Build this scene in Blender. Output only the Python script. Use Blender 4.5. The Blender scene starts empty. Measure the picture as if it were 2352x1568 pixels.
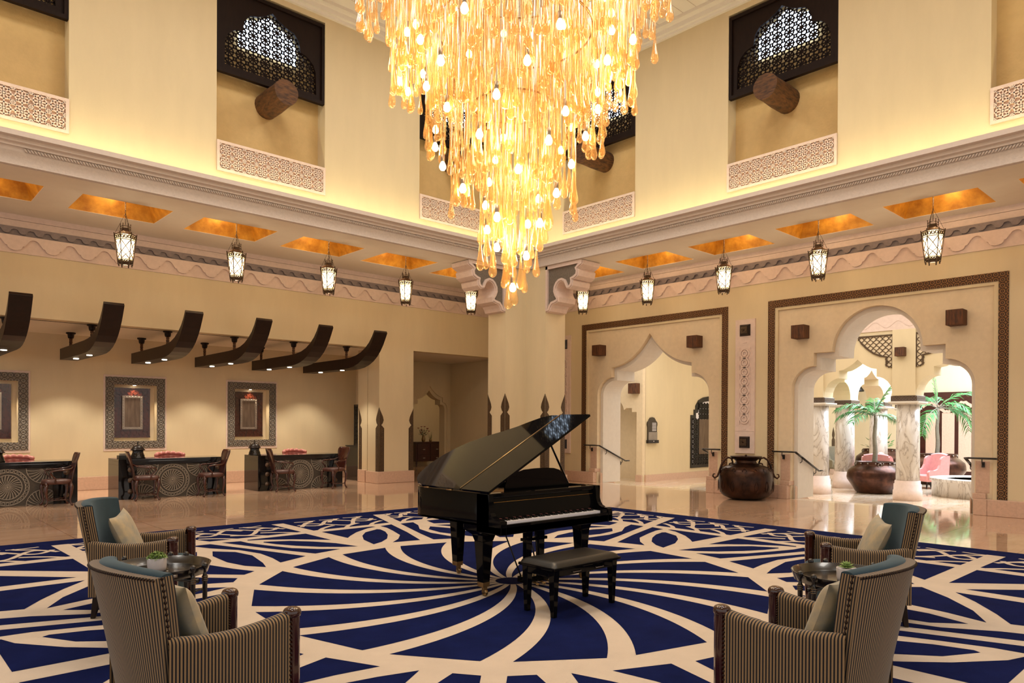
import bpy, bmesh, math, random
from mathutils import Vector, Matrix
random.seed(7)
S = bpy.context.scene
COL = S.collection
PI = math.pi
R = math.radians

# ---------------------------------------------------------------- helpers
class MB:
    """collects shapes that become ONE mesh object"""
    def __init__(self):
        self.v = []; self.f = []; self.mi = []; self.sm = []; self.uv = []; self.hasuv = False
        self.M = None
    def add(self, vs, fs, m=0, smooth=False, uv=None):
        o = len(self.v)
        if self.M is not None:
            vs = [tuple(self.M @ Vector(p)) for p in vs]
        self.v += [tuple(p) for p in vs]
        if uv: self.hasuv = True; self.uv += uv
        else: self.uv += [(0., 0.)] * len(vs)
        for f in fs:
            self.f.append([i + o for i in f]); self.mi.append(m); self.sm.append(smooth)
        return self
    def box(self, x0, x1, y0, y1, z0, z1, m=0):
        v = [(x0,y0,z0),(x1,y0,z0),(x1,y1,z0),(x0,y1,z0),(x0,y0,z1),(x1,y0,z1),(x1,y1,z1),(x0,y1,z1)]
        f = [(0,3,2,1),(4,5,6,7),(0,1,5,4),(1,2,6,5),(2,3,7,6),(3,0,4,7)]
        return self.add(v, f, m)
    def taper(self, x, y, z0, z1, a0, b0, a1, b1, m=0, dx=0, dy=0):
        """four sided tapered post centred on x, y"""
        v = [(x-a0,y-b0,z0),(x+a0,y-b0,z0),(x+a0,y+b0,z0),(x-a0,y+b0,z0),
             (x+dx-a1,y+dy-b1,z1),(x+dx+a1,y+dy-b1,z1),(x+dx+a1,y+dy+b1,z1),(x+dx-a1,y+dy+b1,z1)]
        f = [(0,3,2,1),(4,5,6,7),(0,1,5,4),(1,2,6,5),(2,3,7,6),(3,0,4,7)]
        return self.add(v, f, m)
    def prism(self, pts, ax, a0, a1, m=0, caps=(True, True), smooth=False):
        n = len(pts)
        def P(p, a):
            return {'X': (a, p[0], p[1]), 'Y': (p[0], a, p[1]), 'Z': (p[0], p[1], a)}[ax]
        v = [P(p, a0) for p in pts] + [P(p, a1) for p in pts]
        f = []
        if caps[0]: f.append(tuple(range(n)))
        if caps[1]: f.append(tuple(range(2*n-1, n-1, -1)))
        o = len(self.f)
        self.add(v, f, m)
        # sides share no vertices with the caps so they can be smooth shaded
        self.add(v, [(i, (i+1) % n, n + (i+1) % n, n + i) for i in range(n)], m, smooth)
        return self
    def tube(self, path, r, n=8, m=0, closed=False, smooth=True, squash=None):
        P = [Vector(p) for p in path]; k = len(P)
        rs = r if isinstance(r, (list, tuple)) else [r] * k
        up = None; rings = []
        for i in range(k):
            if closed: t = P[(i+1) % k] - P[i-1]
            else: t = P[min(i+1, k-1)] - P[max(i-1, 0)]
            if t.length < 1e-9: t = Vector((0,0,1))
            t.normalize()
            if up is None:
                up = Vector((0,0,1)) if abs(t.z) < .9 else Vector((1,0,0))
            a = up - t * up.dot(t)
            if a.length < 1e-6: a = t.orthogonal()
            a.normalize(); b = t.cross(a); up = a
            sa, sb = (1, 1) if squash is None else squash
            rings.append([tuple(P[i] + (a*math.cos(2*PI*j/n)*sa + b*math.sin(2*PI*j/n)*sb) * rs[i]) for j in range(n)])
        v = [p for g in rings for p in g]; f = []
        for i in range(k if closed else k-1):
            i2 = (i+1) % k
            for j in range(n):
                f.append((i*n+j, i*n+(j+1) % n, i2*n+(j+1) % n, i2*n+j))
        if not closed:
            f.append(tuple(range(n-1, -1, -1))); f.append(tuple((k-1)*n + j for j in range(n)))
        return self.add(v, f, m, smooth)
    def lathe(self, prof, c=(0,0,0), n=16, m=0, smooth=True):
        v = []; f = []
        for (r, z) in prof:
            r = max(r, 1e-4)
            v += [(c[0]+r*math.cos(2*PI*j/n), c[1]+r*math.sin(2*PI*j/n), c[2]+z) for j in range(n)]
        for i in range(len(prof)-1):
            for j in range(n):
                f.append((i*n+j, i*n+(j+1) % n, (i+1)*n+(j+1) % n, (i+1)*n+j))
        f.append(tuple(range(n-1, -1, -1))); f.append(tuple((len(prof)-1)*n+j for j in range(n)))
        return self.add(v, f, m, smooth)
    def ball(self, c, r, n=8, m=0, s=(1,1,1)):
        v = []; f = []
        k = max(4, n//2 + 1)
        for i in range(k+1):
            t = PI*i/k
            rr = max(math.sin(t), 1e-3)
            v += [(c[0]+r*s[0]*rr*math.cos(2*PI*j/n), c[1]+r*s[1]*rr*math.sin(2*PI*j/n), c[2]-r*s[2]*math.cos(t)) for j in range(n)]
        for i in range(k):
            for j in range(n):
                f.append((i*n+j, i*n+(j+1) % n, (i+1)*n+(j+1) % n, (i+1)*n+j))
        return self.add(v, f, m, True)
    def grid(self, fn, nu, nv, m=0, smooth=True, uvf=None, closeu=False):
        v = []; f = []; uv = []
        for i in range(nu+1):
            for j in range(nv+1):
                v.append(fn(i/nu, j/nv))
                if uvf: uv.append(uvf(i/nu, j/nv))
        for i in range(nu):
            for j in range(nv):
                a = i*(nv+1)+j
                f.append((a, a+1, a+nv+2, a+nv+1))
        return self.add(v, f, m, smooth, uv if uvf else None)
    def build(self, name, mats, parent=None, world=True, fix=True, bevel=0, seg=2, sub=0):
        me = bpy.data.meshes.new(name)
        vs = self.v
        if parent is not None and world:
            o = worldloc(parent)
            vs = [(p[0]-o[0], p[1]-o[1], p[2]-o[2]) for p in vs]
        me.from_pydata(vs, [], self.f)
        if not isinstance(mats, (list, tuple)): mats = [mats]
        for mt in mats: me.materials.append(mt)
        me.polygons.foreach_set('material_index', self.mi)
        me.polygons.foreach_set('use_smooth', self.sm)
        if self.hasuv:
            ul = me.uv_layers.new(name='UVMap')
            for lp in me.loops:
                ul.data[lp.index].uv = self.uv[lp.vertex_index]
        if fix:
            bm = bmesh.new(); bm.from_mesh(me)
            bmesh.ops.recalc_face_normals(bm, faces=bm.faces)
            bm.to_mesh(me); bm.free()
        me.update()
        ob = bpy.data.objects.new(name, me); COL.objects.link(ob)
        if parent is not None: ob.parent = parent
        if bevel:
            b = ob.modifiers.new('edge', 'BEVEL'); b.width = bevel; b.segments = seg; b.limit_method = 'ANGLE'; b.angle_limit = R(40)
        if sub:
            b = ob.modifiers.new('round', 'SUBSURF'); b.levels = sub; b.render_levels = sub
        return ob

def worldloc(o):
    l = Vector((0,0,0))
    while o is not None:
        l += o.location; o = o.parent
    return l

def tag(o, label=None, cat=None, group=None, kind=None):
    if label: o['label'] = label
    if cat: o['category'] = cat
    if group: o['group'] = group
    if kind: o['kind'] = kind
    return o

def thing(name, label, cat, loc=(0,0,0), rz=0., group=None):
    o = bpy.data.objects.new(name, None); COL.objects.link(o)
    o.empty_display_size = .1
    o.location = loc; o.rotation_euler = (0, 0, rz)
    return tag(o, label, cat, group)

def struct(name, mb, mats, parent=None, **k):
    o = mb.build(name, mats, parent, **k)
    if parent is None: o['kind'] = 'structure'
    return o

def copy_tree(o, parent=None):
    c = o.copy(); COL.objects.link(c)
    if parent is not None: c.parent = parent
    for ch in list(o.children): copy_tree(ch, c)
    return c

def dup(root, loc, rz=None, label=None, group=None):
    kids = list(root.children)
    c = root.copy(); COL.objects.link(c)
    for ch in kids: copy_tree(ch, c)
    c.location = loc
    if rz is not None: c.rotation_euler = (0, 0, rz)
    if label: c['label'] = label
    if group: c['group'] = group
    return c

def arc(cx, cy, r, a0, a1, n):
    return [(cx + r*math.cos(R(a0+(a1-a0)*i/n)), cy + r*math.sin(R(a0+(a1-a0)*i/n))) for i in range(n+1)]

def offset_poly(pts, d):
    """offset a closed 2d outline (positive = to the left of travel)"""
    n = len(pts); out = []
    for i in range(n):
        p0 = Vector(pts[i-1]); p1 = Vector(pts[i]); p2 = Vector(pts[(i+1) % n])
        a = (p1-p0); b = (p2-p1)
        if a.length < 1e-9: a = b
        if b.length < 1e-9: b = a
        a.normalize(); b.normalize()
        n1 = Vector((-a.y, a.x)); n2 = Vector((-b.y, b.x))
        m = n1+n2
        if m.length < 1e-6: m = n1
        m.normalize()
        k = max(.35, m.dot(n1))
        out.append((p1.x+m.x*d/k, p1.y+m.y*d/k))
    return out

def strip2d(path, w, closed=False):
    """left and right edges of a stroked 2d path"""
    n = len(path); L = []; Rr = []
    ws = w if isinstance(w, (list, tuple)) else [w]*n
    for i in range(n):
        if closed: t = Vector(path[(i+1) % n]) - Vector(path[i-1])
        else: t = Vector(path[min(i+1, n-1)]) - Vector(path[max(i-1, 0)])
        if t.length < 1e-9: t = Vector((1, 0))
        t.normalize(); nn = Vector((-t.y, t.x)) * ws[i]/2
        L.append((path[i][0]+nn.x, path[i][1]+nn.y)); Rr.append((path[i][0]-nn.x, path[i][1]-nn.y))
    return L, Rr

def ribbon(mb, path, w, ax, a0, a1, m=0, closed=False):
    """a flat bar of width w following a 2d path, from depth a0 to a1"""
    L, Q = strip2d(path, w, closed)
    n = len(path)
    def P(p, a):
        return {'X': (a, p[0], p[1]), 'Y': (p[0], a, p[1]), 'Z': (p[0], p[1], a)}[ax]
    v = []
    for i in range(n):
        v += [P(L[i], a0), P(Q[i], a0), P(L[i], a1), P(Q[i], a1)]
    f = []
    for i in range(n if closed else n-1):
        a = 4*i; b = 4*((i+1) % n)
        f += [(a, b, b+1, a+1), (a+2, a+3, b+3, b+2), (a, a+2, b+2, b), (a+1, b+1, b+3, a+3)]
    if not closed:
        f += [(0, 1, 3, 2), (4*n-4, 4*n-2, 4*n-1, 4*n-3)]
    return mb.add(v, f, m)

# ---------------------------------------------------------------- materials
def nodes(name):
    m = bpy.data.materials.new(name); m.use_nodes = True
    nt = m.node_tree; nt.nodes.clear()
    out = nt.nodes.new('ShaderNodeOutputMaterial')
    return m, nt, out
def N(nt, t, **k):
    n = nt.nodes.new(t)
    for a, b in k.items():
        if a in ('operation','blend_type','feature','distance','wave_type','bands_direction','data_type','noise_dimensions','wave_profile'): setattr(n, a, b)
        else:
            n.inputs[a.replace('_', ' ')].default_value = b
    return n
def L(nt, a, b): nt.links.new(a, b)
def rgb(h):
    h = h.lstrip('#'); c = [int(h[i:i+2], 16)/255 for i in (0, 2, 4)]
    return tuple((x/12.92 if x <= .04045 else ((x+.055)/1.055)**2.4) for x in c) + (1,)

def mat(name, col, rough=.6, metal=0., var=.12, scale=6., bump=0., bscale=60., spec=.5, coat=0., sheen=0., col2=None, stretch=None, emit=None, estr=0, sheentint=None, ior=None):
    m, nt, out = nodes(name)
    p = N(nt, 'ShaderNodeBsdfPrincipled')
    p.inputs['Roughness'].default_value = rough; p.inputs['Metallic'].default_value = metal
    p.inputs['Specular IOR Level'].default_value = spec
    if ior: p.inputs['IOR'].default_value = ior
    if coat: p.inputs['Coat Weight'].default_value = coat; p.inputs['Coat Roughness'].default_value = .04
    if sheen:
        p.inputs['Sheen Weight'].default_value = sheen; p.inputs['Sheen Roughness'].default_value = .4
        if sheentint: p.inputs['Sheen Tint'].default_value = sheentint
    c = rgb(col) if isinstance(col, str) else tuple(col)+(1,)
    tc = N(nt, 'ShaderNodeTexCoord')
    src = tc.outputs['Object']
    if stretch:
        mp = N(nt, 'ShaderNodeMapping'); mp.inputs['Scale'].default_value = stretch
        L(nt, src, mp.inputs['Vector']); src = mp.outputs['Vector']
    if var or col2:
        nz = N(nt, 'ShaderNodeTexNoise', Scale=scale, Detail=6., Roughness=.6)
        L(nt, src, nz.inputs['Vector'])
        c2 = (rgb(col2) if isinstance(col2, str) else tuple(col2)+(1,)) if col2 else tuple(x*(1-var) for x in c[:3])+(1,)
        rp = N(nt, 'ShaderNodeValToRGB')
        rp.color_ramp.elements[0].position = .32; rp.color_ramp.elements[1].position = .68
        rp.color_ramp.elements[0].color = c2; rp.color_ramp.elements[1].color = c
        L(nt, nz.outputs['Fac'], rp.inputs['Fac']); L(nt, rp.outputs['Color'], p.inputs['Base Color'])
    else:
        p.inputs['Base Color'].default_value = c
    if bump:
        nb = N(nt, 'ShaderNodeTexNoise', Scale=bscale, Detail=4.)
        L(nt, src, nb.inputs['Vector'])
        b = N(nt, 'ShaderNodeBump', Strength=bump, Distance=.01)
        L(nt, nb.outputs['Fac'], b.inputs['Height']); L(nt, b.outputs['Normal'], p.inputs['Normal'])
    if emit:
        p.inputs['Emission Color'].default_value = rgb(emit); p.inputs['Emission Strength'].default_value = estr
    L(nt, p.outputs['BSDF'], out.inputs['Surface'])
    return m
def M_emit(name, col, s):
    m, nt, out = nodes(name)
    e = N(nt, 'ShaderNodeEmission'); e.inputs['Color'].default_value = rgb(col); e.inputs['Strength'].default_value = s
    L(nt, e.outputs['Emission'], out.inputs['Surface']); return m

M = {}
M['plaster'] = mat('linen_plaster', '#d8c8a6', .75, var=.06, scale=3., bump=.15, bscale=160, stretch=(1,1,.25), spec=.25)
M['plaster_deep'] = mat('ochre_plaster', '#cfb27e', .8, var=.1, scale=5., bump=.5, bscale=25, spec=.2)
M['sand'] = mat('sand_render', '#dfcdaf', .8, var=.08, scale=9., bump=.2, bscale=120, spec=.2)
M['pale'] = mat('pale_reveal_stone', '#dcd5cb', .6, var=.06, scale=8., bump=.08, bscale=60)
M['cream'] = mat('cream_ceiling', '#e6dccb', .7, var=.03, spec=.2)
M['white'] = mat('white_ceiling_paint', '#f1ece4', .6, var=.02, spec=.3)
M['cornice'] = mat('cornice_stone', '#d9cdc4', .7, var=.05, scale=14, spec=.25)
M['cornice_carved'] = mat('carved_cornice_stone', '#d0c3b9', .75, var=.1, scale=22, bump=1., bscale=26, spec=.25)
M['pink'] = mat('pink_limestone', '#dec9be', .6, var=.1, scale=12, bump=.08, bscale=80, spec=.3)
M['pinkbase'] = mat('pink_marble_base', '#cfae98', .3, var=.16, scale=20, spec=.4)
M['grey'] = mat('dark_grey_stone', '#85797a', .55, var=.2, scale=18, bump=.1)
M['ribs'] = mat('lit_carving_ribs', '#a2988a', .5, var=.25, scale=30)  # same stone as the ground, lightened as if catching the light
M['shadeground'] = mat('shaded_carving_ground', '#4f4840', .6, var=.3, scale=30)  # shade in the recesses of the carving, painted into the colour
M['greycarved'] = mat('grey_carved_frame', '#7b7166', .45, var=.35, scale=30, bump=.5, bscale=50)
M['gold'] = mat('gold_leaf', '#e2a63c', .42, metal=.3, col2='#a96c1c', scale=4, bump=.35, bscale=9)
M['wood'] = mat('dark_wood', '#22130d', .36, var=.45, scale=5, stretch=(3,3,.5), spec=.3)
M['woodblock'] = mat('rough_wood_block', '#6a3d1c', .7, col2='#2e1a0d', scale=7, stretch=(4,4,.6), bump=.5, bscale=20)
M['log'] = mat('log_wood', '#6b4420', .7, col2='#2e1a0b', scale=6, stretch=(1.2,1.2,5), bump=.4, bscale=15)
M['mahogany'] = mat('mahogany', '#4a1d10', .22, var=.5, scale=6, stretch=(2,2,.6), coat=.5)
M['darkred'] = mat('dark_red_lacquer_wood', '#3a100d', .3, var=.4, scale=6, coat=.3)
M['screenwood'] = mat('window_dark_wood', '#20120d', .6, spec=.15, var=.35, scale=6, stretch=(3,3,.6))
M['bronze'] = mat('bronze_strip', '#5a4632', .5, metal=.35, var=.4, scale=30, bump=.3)
M['black'] = mat('black_lacquer', (.004,.0036,.004), .035, var=0, ior=1.2)
M['blackgran'] = mat('black_granite', (.010,.009,.009), .06, var=.4, scale=90)
M['iron'] = mat('black_iron', '#17110f', .4, var=.2)
M['copperpot'] = mat('dark_copper', '#4a2f22', .34, metal=.75, col2='#20140f', scale=5, bump=.25, bscale=12)
M['plantpot'] = mat('hammered_copper_pot', '#5b3a2c', .3, metal=.7, col2='#2d1a14', scale=4, bump=.15, bscale=9)
M['steel'] = mat('worn_metal', '#a59a90', .35, metal=.9, var=.2)
M['plate'] = mat('aged_metal_plate', '#7b6a5c', .35, metal=.6, col2='#5f5046', scale=3, stretch=(6,6,.8))
M['nail'] = mat('nail_heads', '#b9a58c', .3, metal=.8, var=.1)
M['darknail'] = mat('dark_nail_heads', '#2a1a12', .3, metal=.6, var=.1)
M['brass'] = mat('brass', '#a08258', .28, metal=.9, var=.1)
M['teal'] = mat('teal_velvet', '#33454f', .8, var=.2, scale=9, sheen=.3, sheentint=(.6,.75,.85,1), spec=.15)
M['cushion'] = mat('damask_cushion', '#b8a684', .55, col2='#8d8d84', scale=9, spec=.4, sheen=.3)
M['velvetwood'] = mat('fluted_post_wood', '#3a150d', .16, var=.4, scale=8, coat=.6)
M['pinkvelvet'] = mat('pink_velvet', '#d08f8c', .8, var=.12, scale=10, sheen=.7, spec=.2)
M['redleather'] = mat('rose_leather', '#b06a62', .38, var=.2, scale=12, bump=.1)
M['brownleather'] = mat('brown_leather', '#5c3a33', .35, var=.3, scale=14, bump=.15)
M['greyfabric'] = mat('grey_fabric', '#8f8a78', .85, var=.15, scale=20, sheen=.2)
M['ivory'] = mat('ivory_keys', '#e9e6ec', .25, var=0)
M['ebony'] = mat('ebony_keys', (.008,.008,.008), .2, var=0)
M['benchleather'] = mat('black_leather', (.006,.0055,.0055), .36, var=.2, scale=30, bump=.05)
M['ceramic'] = mat('white_ceramic', '#d8d0d0', .4, var=0)
M['leaf'] = mat('palm_leaf', '#45a044', .4, col2='#1f6134', scale=5, spec=.5)
M['succulent'] = mat('succulent_leaf', '#93ae5e', .5, col2='#5e7c3a', scale=30)
M['moss'] = mat('moss_tuft', '#8a9158', .9, col2='#4d3a28', scale=30)
M['trunk'] = mat('palm_trunk', '#8b8474', .8, var=.3, scale=12, stretch=(1,1,5), bump=.3)
M['soil'] = mat('planting_soil', '#3b2a1e', .9, var=.4, scale=30, bump=.5)
M['water'] = mat('pool_water', '#2c3f86', .05, var=.3, scale=8, bump=.2, bscale=9)
M['red'] = mat('red_petals', '#7c1220', .5, var=.2)
M['darkleaf'] = mat('dark_leaf', '#2a3a1c', .5, var=.4)
M['glassgold'] = mat('amber_vase', '#8a6a3a', .15, var=.2)
M['sconce'] = mat('dark_plaque', '#4a4136', .45, metal=.3, var=.3, scale=4)
M['greypanel'] = mat('grey_panel', '#8d8379', .4, var=.15, scale=5)
M['bulb'] = M_emit('lit_bulb', '#ffe6b4', 42.)
M['spot'] = M_emit('lit_spot', '#fff1d8', 14.)
M['skypane'] = M_emit('sky_pane', '#d4e8ff', 7.)
M['lampbulb'] = M_emit('lantern_bulb', '#fff0cc', 12.)
M['cove'] = M_emit('cove_strip', '#fff0bb', 19.)

def floor_mat(name, c1, c2, joint, tile, rough=.05):
    m, nt, out = nodes(name)
    p = N(nt, 'ShaderNodeBsdfPrincipled'); p.inputs['Roughness'].default_value = rough; p.inputs['Specular IOR Level'].default_value = .75
    tc = N(nt, 'ShaderNodeTexCoord')
    nz = N(nt, 'ShaderNodeTexNoise', Scale=1.1, Detail=8., Roughness=.65)
    mp = N(nt, 'ShaderNodeMapping'); mp.inputs['Scale'].default_value = (1, 3.5, 1)
    L(nt, tc.outputs['Object'], mp.inputs['Vector']); L(nt, mp.outputs['Vector'], nz.inputs['Vector'])
    rp = N(nt, 'ShaderNodeValToRGB'); rp.color_ramp.elements[0].position = .35; rp.color_ramp.elements[1].position = .7
    rp.color_ramp.elements[0].color = rgb(c2); rp.color_ramp.elements[1].color = rgb(c1)
    L(nt, nz.outputs['Fac'], rp.inputs['Fac'])
    bk = N(nt, 'ShaderNodeTexBrick'); bk.offset = 0.
    bk.inputs['Scale'].default_value = 1.; bk.inputs['Mortar Size'].default_value = .004; bk.inputs['Mortar Smooth'].default_value = .1
    bk.inputs['Brick Width'].default_value = tile; bk.inputs['Row Height'].default_value = tile
    bk.inputs['Color1'].default_value = (1,1,1,1); bk.inputs['Color2'].default_value = (.93,.92,.91,1); bk.inputs['Mortar'].default_value = rgb(joint)
    L(nt, tc.outputs['Object'], bk.inputs['Vector'])
    mx = N(nt, 'ShaderNodeMix', data_type='RGBA', blend_type='MULTIPLY'); mx.inputs[0].default_value = 1.
    L(nt, rp.outputs['Color'], mx.inputs[6]); L(nt, bk.outputs['Color'], mx.inputs[7])
    L(nt, mx.outputs[2], p.inputs['Base Color']); L(nt, p.outputs['BSDF'], out.inputs['Surface'])
    return m
M['floor'] = floor_mat('polished_beige_marble', '#d2b197', '#c09c80', '#ab9280', 1.2)
M['court'] = floor_mat('polished_white_marble', '#e6d9c8', '#d2b592', '#c9bba8', 1.0, .07)

def marble(name):
    m, nt, out = nodes(name)
    p = N(nt, 'ShaderNodeBsdfPrincipled'); p.inputs['Roughness'].default_value = .18
    tc = N(nt, 'ShaderNodeTexCoord')
    nz = N(nt, 'ShaderNodeTexNoise', Scale=1.6, Detail=8., Roughness=.6); nz.inputs['Distortion'].default_value = 1.6
    mp = N(nt, 'ShaderNodeMapping'); mp.inputs['Scale'].default_value = (1.6, 1.6, .5)
    L(nt, tc.outputs['Object'], mp.inputs['Vector']); L(nt, mp.outputs['Vector'], nz.inputs['Vector'])
    rp = N(nt, 'ShaderNodeValToRGB')
    e = rp.color_ramp.elements
    e[0].position = .38; e[0].color = rgb('#d8d2cb'); e[1].position = .62; e[1].color = rgb('#cbc4bc')
    for q, cc in ((.47, '#c9c1b8'), (.5, '#a0968c'), (.53, '#c9c0b6')):
        x = e.new(q); x.color = rgb(cc)
    L(nt, nz.outputs['Fac'], rp.inputs['Fac']); L(nt, rp.outputs['Color'], p.inputs['Base Color'])
    L(nt, p.outputs['BSDF'], out.inputs['Surface']); return m
M['marble'] = marble('veined_column_marble')

def stripes(name, period):
    m, nt, out = nodes(name)
    p = N(nt, 'ShaderNodeBsdfPrincipled'); p.inputs['Roughness'].default_value = .75
    p.inputs['Sheen Weight'].default_value = .25; p.inputs['Sheen Tint'].default_value = (.6,.75,.9,1); p.inputs['Specular IOR Level'].default_value = .2
    uv = N(nt, 'ShaderNodeUVMap'); sx = N(nt, 'ShaderNodeSeparateXYZ'); L(nt, uv.outputs['UV'], sx.inputs[0])
    d = N(nt, 'ShaderNodeMath', operation='DIVIDE'); d.inputs[1].default_value = period; L(nt, sx.outputs[0], d.inputs[0])
    fr = N(nt, 'ShaderNodeMath', operation='FRACT'); L(nt, d.outputs[0], fr.inputs[0])
    rp = N(nt, 'ShaderNodeValToRGB'); rp.color_ramp.interpolation = 'LINEAR'
    e = rp.color_ramp.elements
    e[0].position = .0; e[0].color = rgb('#8f7554'); e[1].position = .46; e[1].color = rgb('#8f7554')
    for q, cc in ((.54, '#15131a'), (.93, '#15131a'), (1., '#8f7554')):
        x = e.new(q); x.color = rgb(cc)
    L(nt, fr.outputs[0], rp.inputs['Fac']); L(nt, rp.outputs['Color'], p.inputs['Base Color'])
    L(nt, p.outputs['BSDF'], out.inputs['Surface']); return m
M['stripe'] = stripes('striped_velvet', .0166)

def ornament(name, c1, c2, scale, rough=.45, metal=.3, bump=.8):
    """metal or stone with an all-over pattern of small rosettes"""
    m, nt, out = nodes(name)
    p = N(nt, 'ShaderNodeBsdfPrincipled'); p.inputs['Roughness'].default_value = rough; p.inputs['Metallic'].default_value = metal
    tc = N(nt, 'ShaderNodeTexCoord')
    mp = N(nt, 'ShaderNodeMapping'); mp.inputs['Scale'].default_value = (scale, scale, scale)
    L(nt, tc.outputs['Object'], mp.inputs['Vector'])
    vo = N(nt, 'ShaderNodeTexVoronoi', feature='F1', Scale=1.); vo.inputs['Randomness'].default_value = 0.
    L(nt, mp.outputs['Vector'], vo.inputs['Vector'])
    s = N(nt, 'ShaderNodeMath', operation='MULTIPLY'); s.inputs[1].default_value = 22.; L(nt, vo.outputs['Distance'], s.inputs[0])
    si = N(nt, 'ShaderNodeMath', operation='SINE'); L(nt, s.outputs[0], si.inputs[0])
    nz = N(nt, 'ShaderNodeTexNoise', Scale=.35, Detail=3.); L(nt, mp.outputs['Vector'], nz.inputs['Vector'])
    ad = N(nt, 'ShaderNodeMath', operation='MULTIPLY_ADD'); ad.inputs[1].default_value = .5; ad.inputs[2].default_value = .5; L(nt, si.outputs[0], ad.inputs[0])
    rp = N(nt, 'ShaderNodeValToRGB'); rp.color_ramp.elements[0].position = .3; rp.color_ramp.elements[1].position = .7
    rp.color_ramp.elements[0].color = rgb(c2); rp.color_ramp.elements[1].color = rgb(c1)
    L(nt, ad.outputs[0], rp.inputs['Fac'])
    mx = N(nt, 'ShaderNodeMix', data_type='RGBA', blend_type='MULTIPLY'); mx.inputs[0].default_value = .7
    L(nt, rp.outputs['Color'], mx.inputs[6]); L(nt, nz.outputs['Fac'], mx.inputs[7])
    L(nt, rp.outputs['Color'], p.inputs['Base Color'])
    b = N(nt, 'ShaderNodeBump', Strength=bump, Distance=.01); L(nt, ad.outputs[0], b.inputs['Height']); L(nt, b.outputs['Normal'], p.inputs['Normal'])
    L(nt, p.outputs['BSDF'], out.inputs['Surface']); return m
M['border'] = ornament('bronze_border_pattern', '#86603c', '#3a2719', 9.5, .45, .35)
M['capband'] = ornament('capital_band_pattern', '#6e5a4a', '#3c2e26', 12, .5, .2)
M['nicheframe'] = ornament('carved_frame_pattern', '#8b8378', '#5a524a', 8.5, .5, .2, 1.)

def lampglass():
    m, nt, out = nodes('lantern_glass')
    tr = N(nt, 'ShaderNodeBsdfTransparent'); tr.inputs['Color'].default_value = (1, .93, .78, 1)
    tl = N(nt, 'ShaderNodeBsdfTranslucent'); tl.inputs['Color'].default_value = (1, .86, .55, 1)
    em = N(nt, 'ShaderNodeEmission'); em.inputs['Color'].default_value = rgb('#ffd67e'); em.inputs['Strength'].default_value = .55
    a = N(nt, 'ShaderNodeMixShader'); a.inputs[0].default_value = .5; L(nt, tr.outputs[0], a.inputs[1]); L(nt, tl.outputs[0], a.inputs[2])
    b = N(nt, 'ShaderNodeAddShader'); L(nt, a.outputs[0], b.inputs[0]); L(nt, em.outputs[0], b.inputs[1])
    L(nt, b.outputs[0], out.inputs['Surface']); return m
M['lamp'] = lampglass()

def amber():
    m, nt, out = nodes('amber_glass')
    tr = N(nt, 'ShaderNodeBsdfTransparent'); tr.inputs['Color'].default_value = (1., .93, .78, 1)
    gl = N(nt, 'ShaderNodeBsdfGlossy'); gl.inputs['Roughness'].default_value = .06; gl.inputs['Color'].default_value = (1,.95,.85,1)
    tl = N(nt, 'ShaderNodeBsdfTranslucent'); tl.inputs['Color'].default_value = (1., .60, .21, 1)
    df = N(nt, 'ShaderNodeBsdfDiffuse'); df.inputs['Color'].default_value = (1., .60, .21, 1)
    lw = N(nt, 'ShaderNodeLayerWeight'); lw.inputs['Blend'].default_value = .35
    m1 = N(nt, 'ShaderNodeMixShader'); m1.inputs[0].default_value = .5; L(nt, tl.outputs[0], m1.inputs[1]); L(nt, df.outputs[0], m1.inputs[2])
    m2 = N(nt, 'ShaderNodeMixShader'); m2.inputs[0].default_value = .24; L(nt, tr.outputs[0], m2.inputs[1]); L(nt, m1.outputs[0], m2.inputs[2])
    m3 = N(nt, 'ShaderNodeMixShader'); L(nt, lw.outputs['Facing'], m3.inputs[0]); L(nt, m2.outputs[0], m3.inputs[1]); L(nt, gl.outputs[0], m3.inputs[2])
    mk = N(nt, 'ShaderNodeMath', operation='MULTIPLY'); mk.inputs[1].default_value = .6
    L(nt, lw.outputs['Facing'], mk.inputs[0]); L(nt, mk.outputs[0], m3.inputs[0])
    L(nt, m3.outputs[0], out.inputs['Surface']); return m
M['amber'] = amber()

def rugmat(name, col, var):
    return mat(name, col, .95, var=var, scale=3.5, bump=.6, bscale=260, spec=.1, sheen=.25)
M['rugwhite'] = mat('cream_rug_pile', '#d9c9b8', .95, var=.08, scale=3.5, bump=.5, bscale=260, spec=.05)
M['rugnavy'] = mat('navy_rug_pile', '#131d50', .95, var=.3, scale=3.5, bump=.5, bscale=260, spec=.05)
# light levels
WORLD = .88; CHAND = 38; LANT = 62; COFF = 12; DOWN = 125; NICHE = 45; SKY = 3600; CORR = 250; LOBBY = 18; HIGH = 105; EXPO = 0.
CAM_C = (0.733308, -0.679876, 0.005170); CAM_U = (-0.000906, 0.006627, 0.999978); CAM_F = (0.679895, 0.733297, -0.004244)
# ================================================================= THE HALL
YL, XR, ZC = 16.81, 15.5, 5.64
YV, XV = 13.63, 13.12           # edge of the open void
YU, XU = 14.0, 13.5             # upper walls
ZT = 10.47                      # high ceiling
ZL = -.48                       # lower court floor

# ---- floors
mb = MB()
mb.box(-8, 15.42, -8, 22.0, -.5, 0)
struct('floor', mb, M['floor'])
mb = MB()
mb.box(16.6, 44, -10, 18.5, ZL-.2, ZL)
struct('floor_court', mb, M['court'])
# steps down through the arches
mb = MB()
for i, (x0, x1) in enumerate(((15.42, 15.8), (15.8, 16.2), (16.2, 16.6))):
    mb.box(x0, x1, -8, 16.8, -.5, -.0 - .16*i - (.001 if i == 0 else 0))
struct('floor_steps', mb, M['court'])

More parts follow.
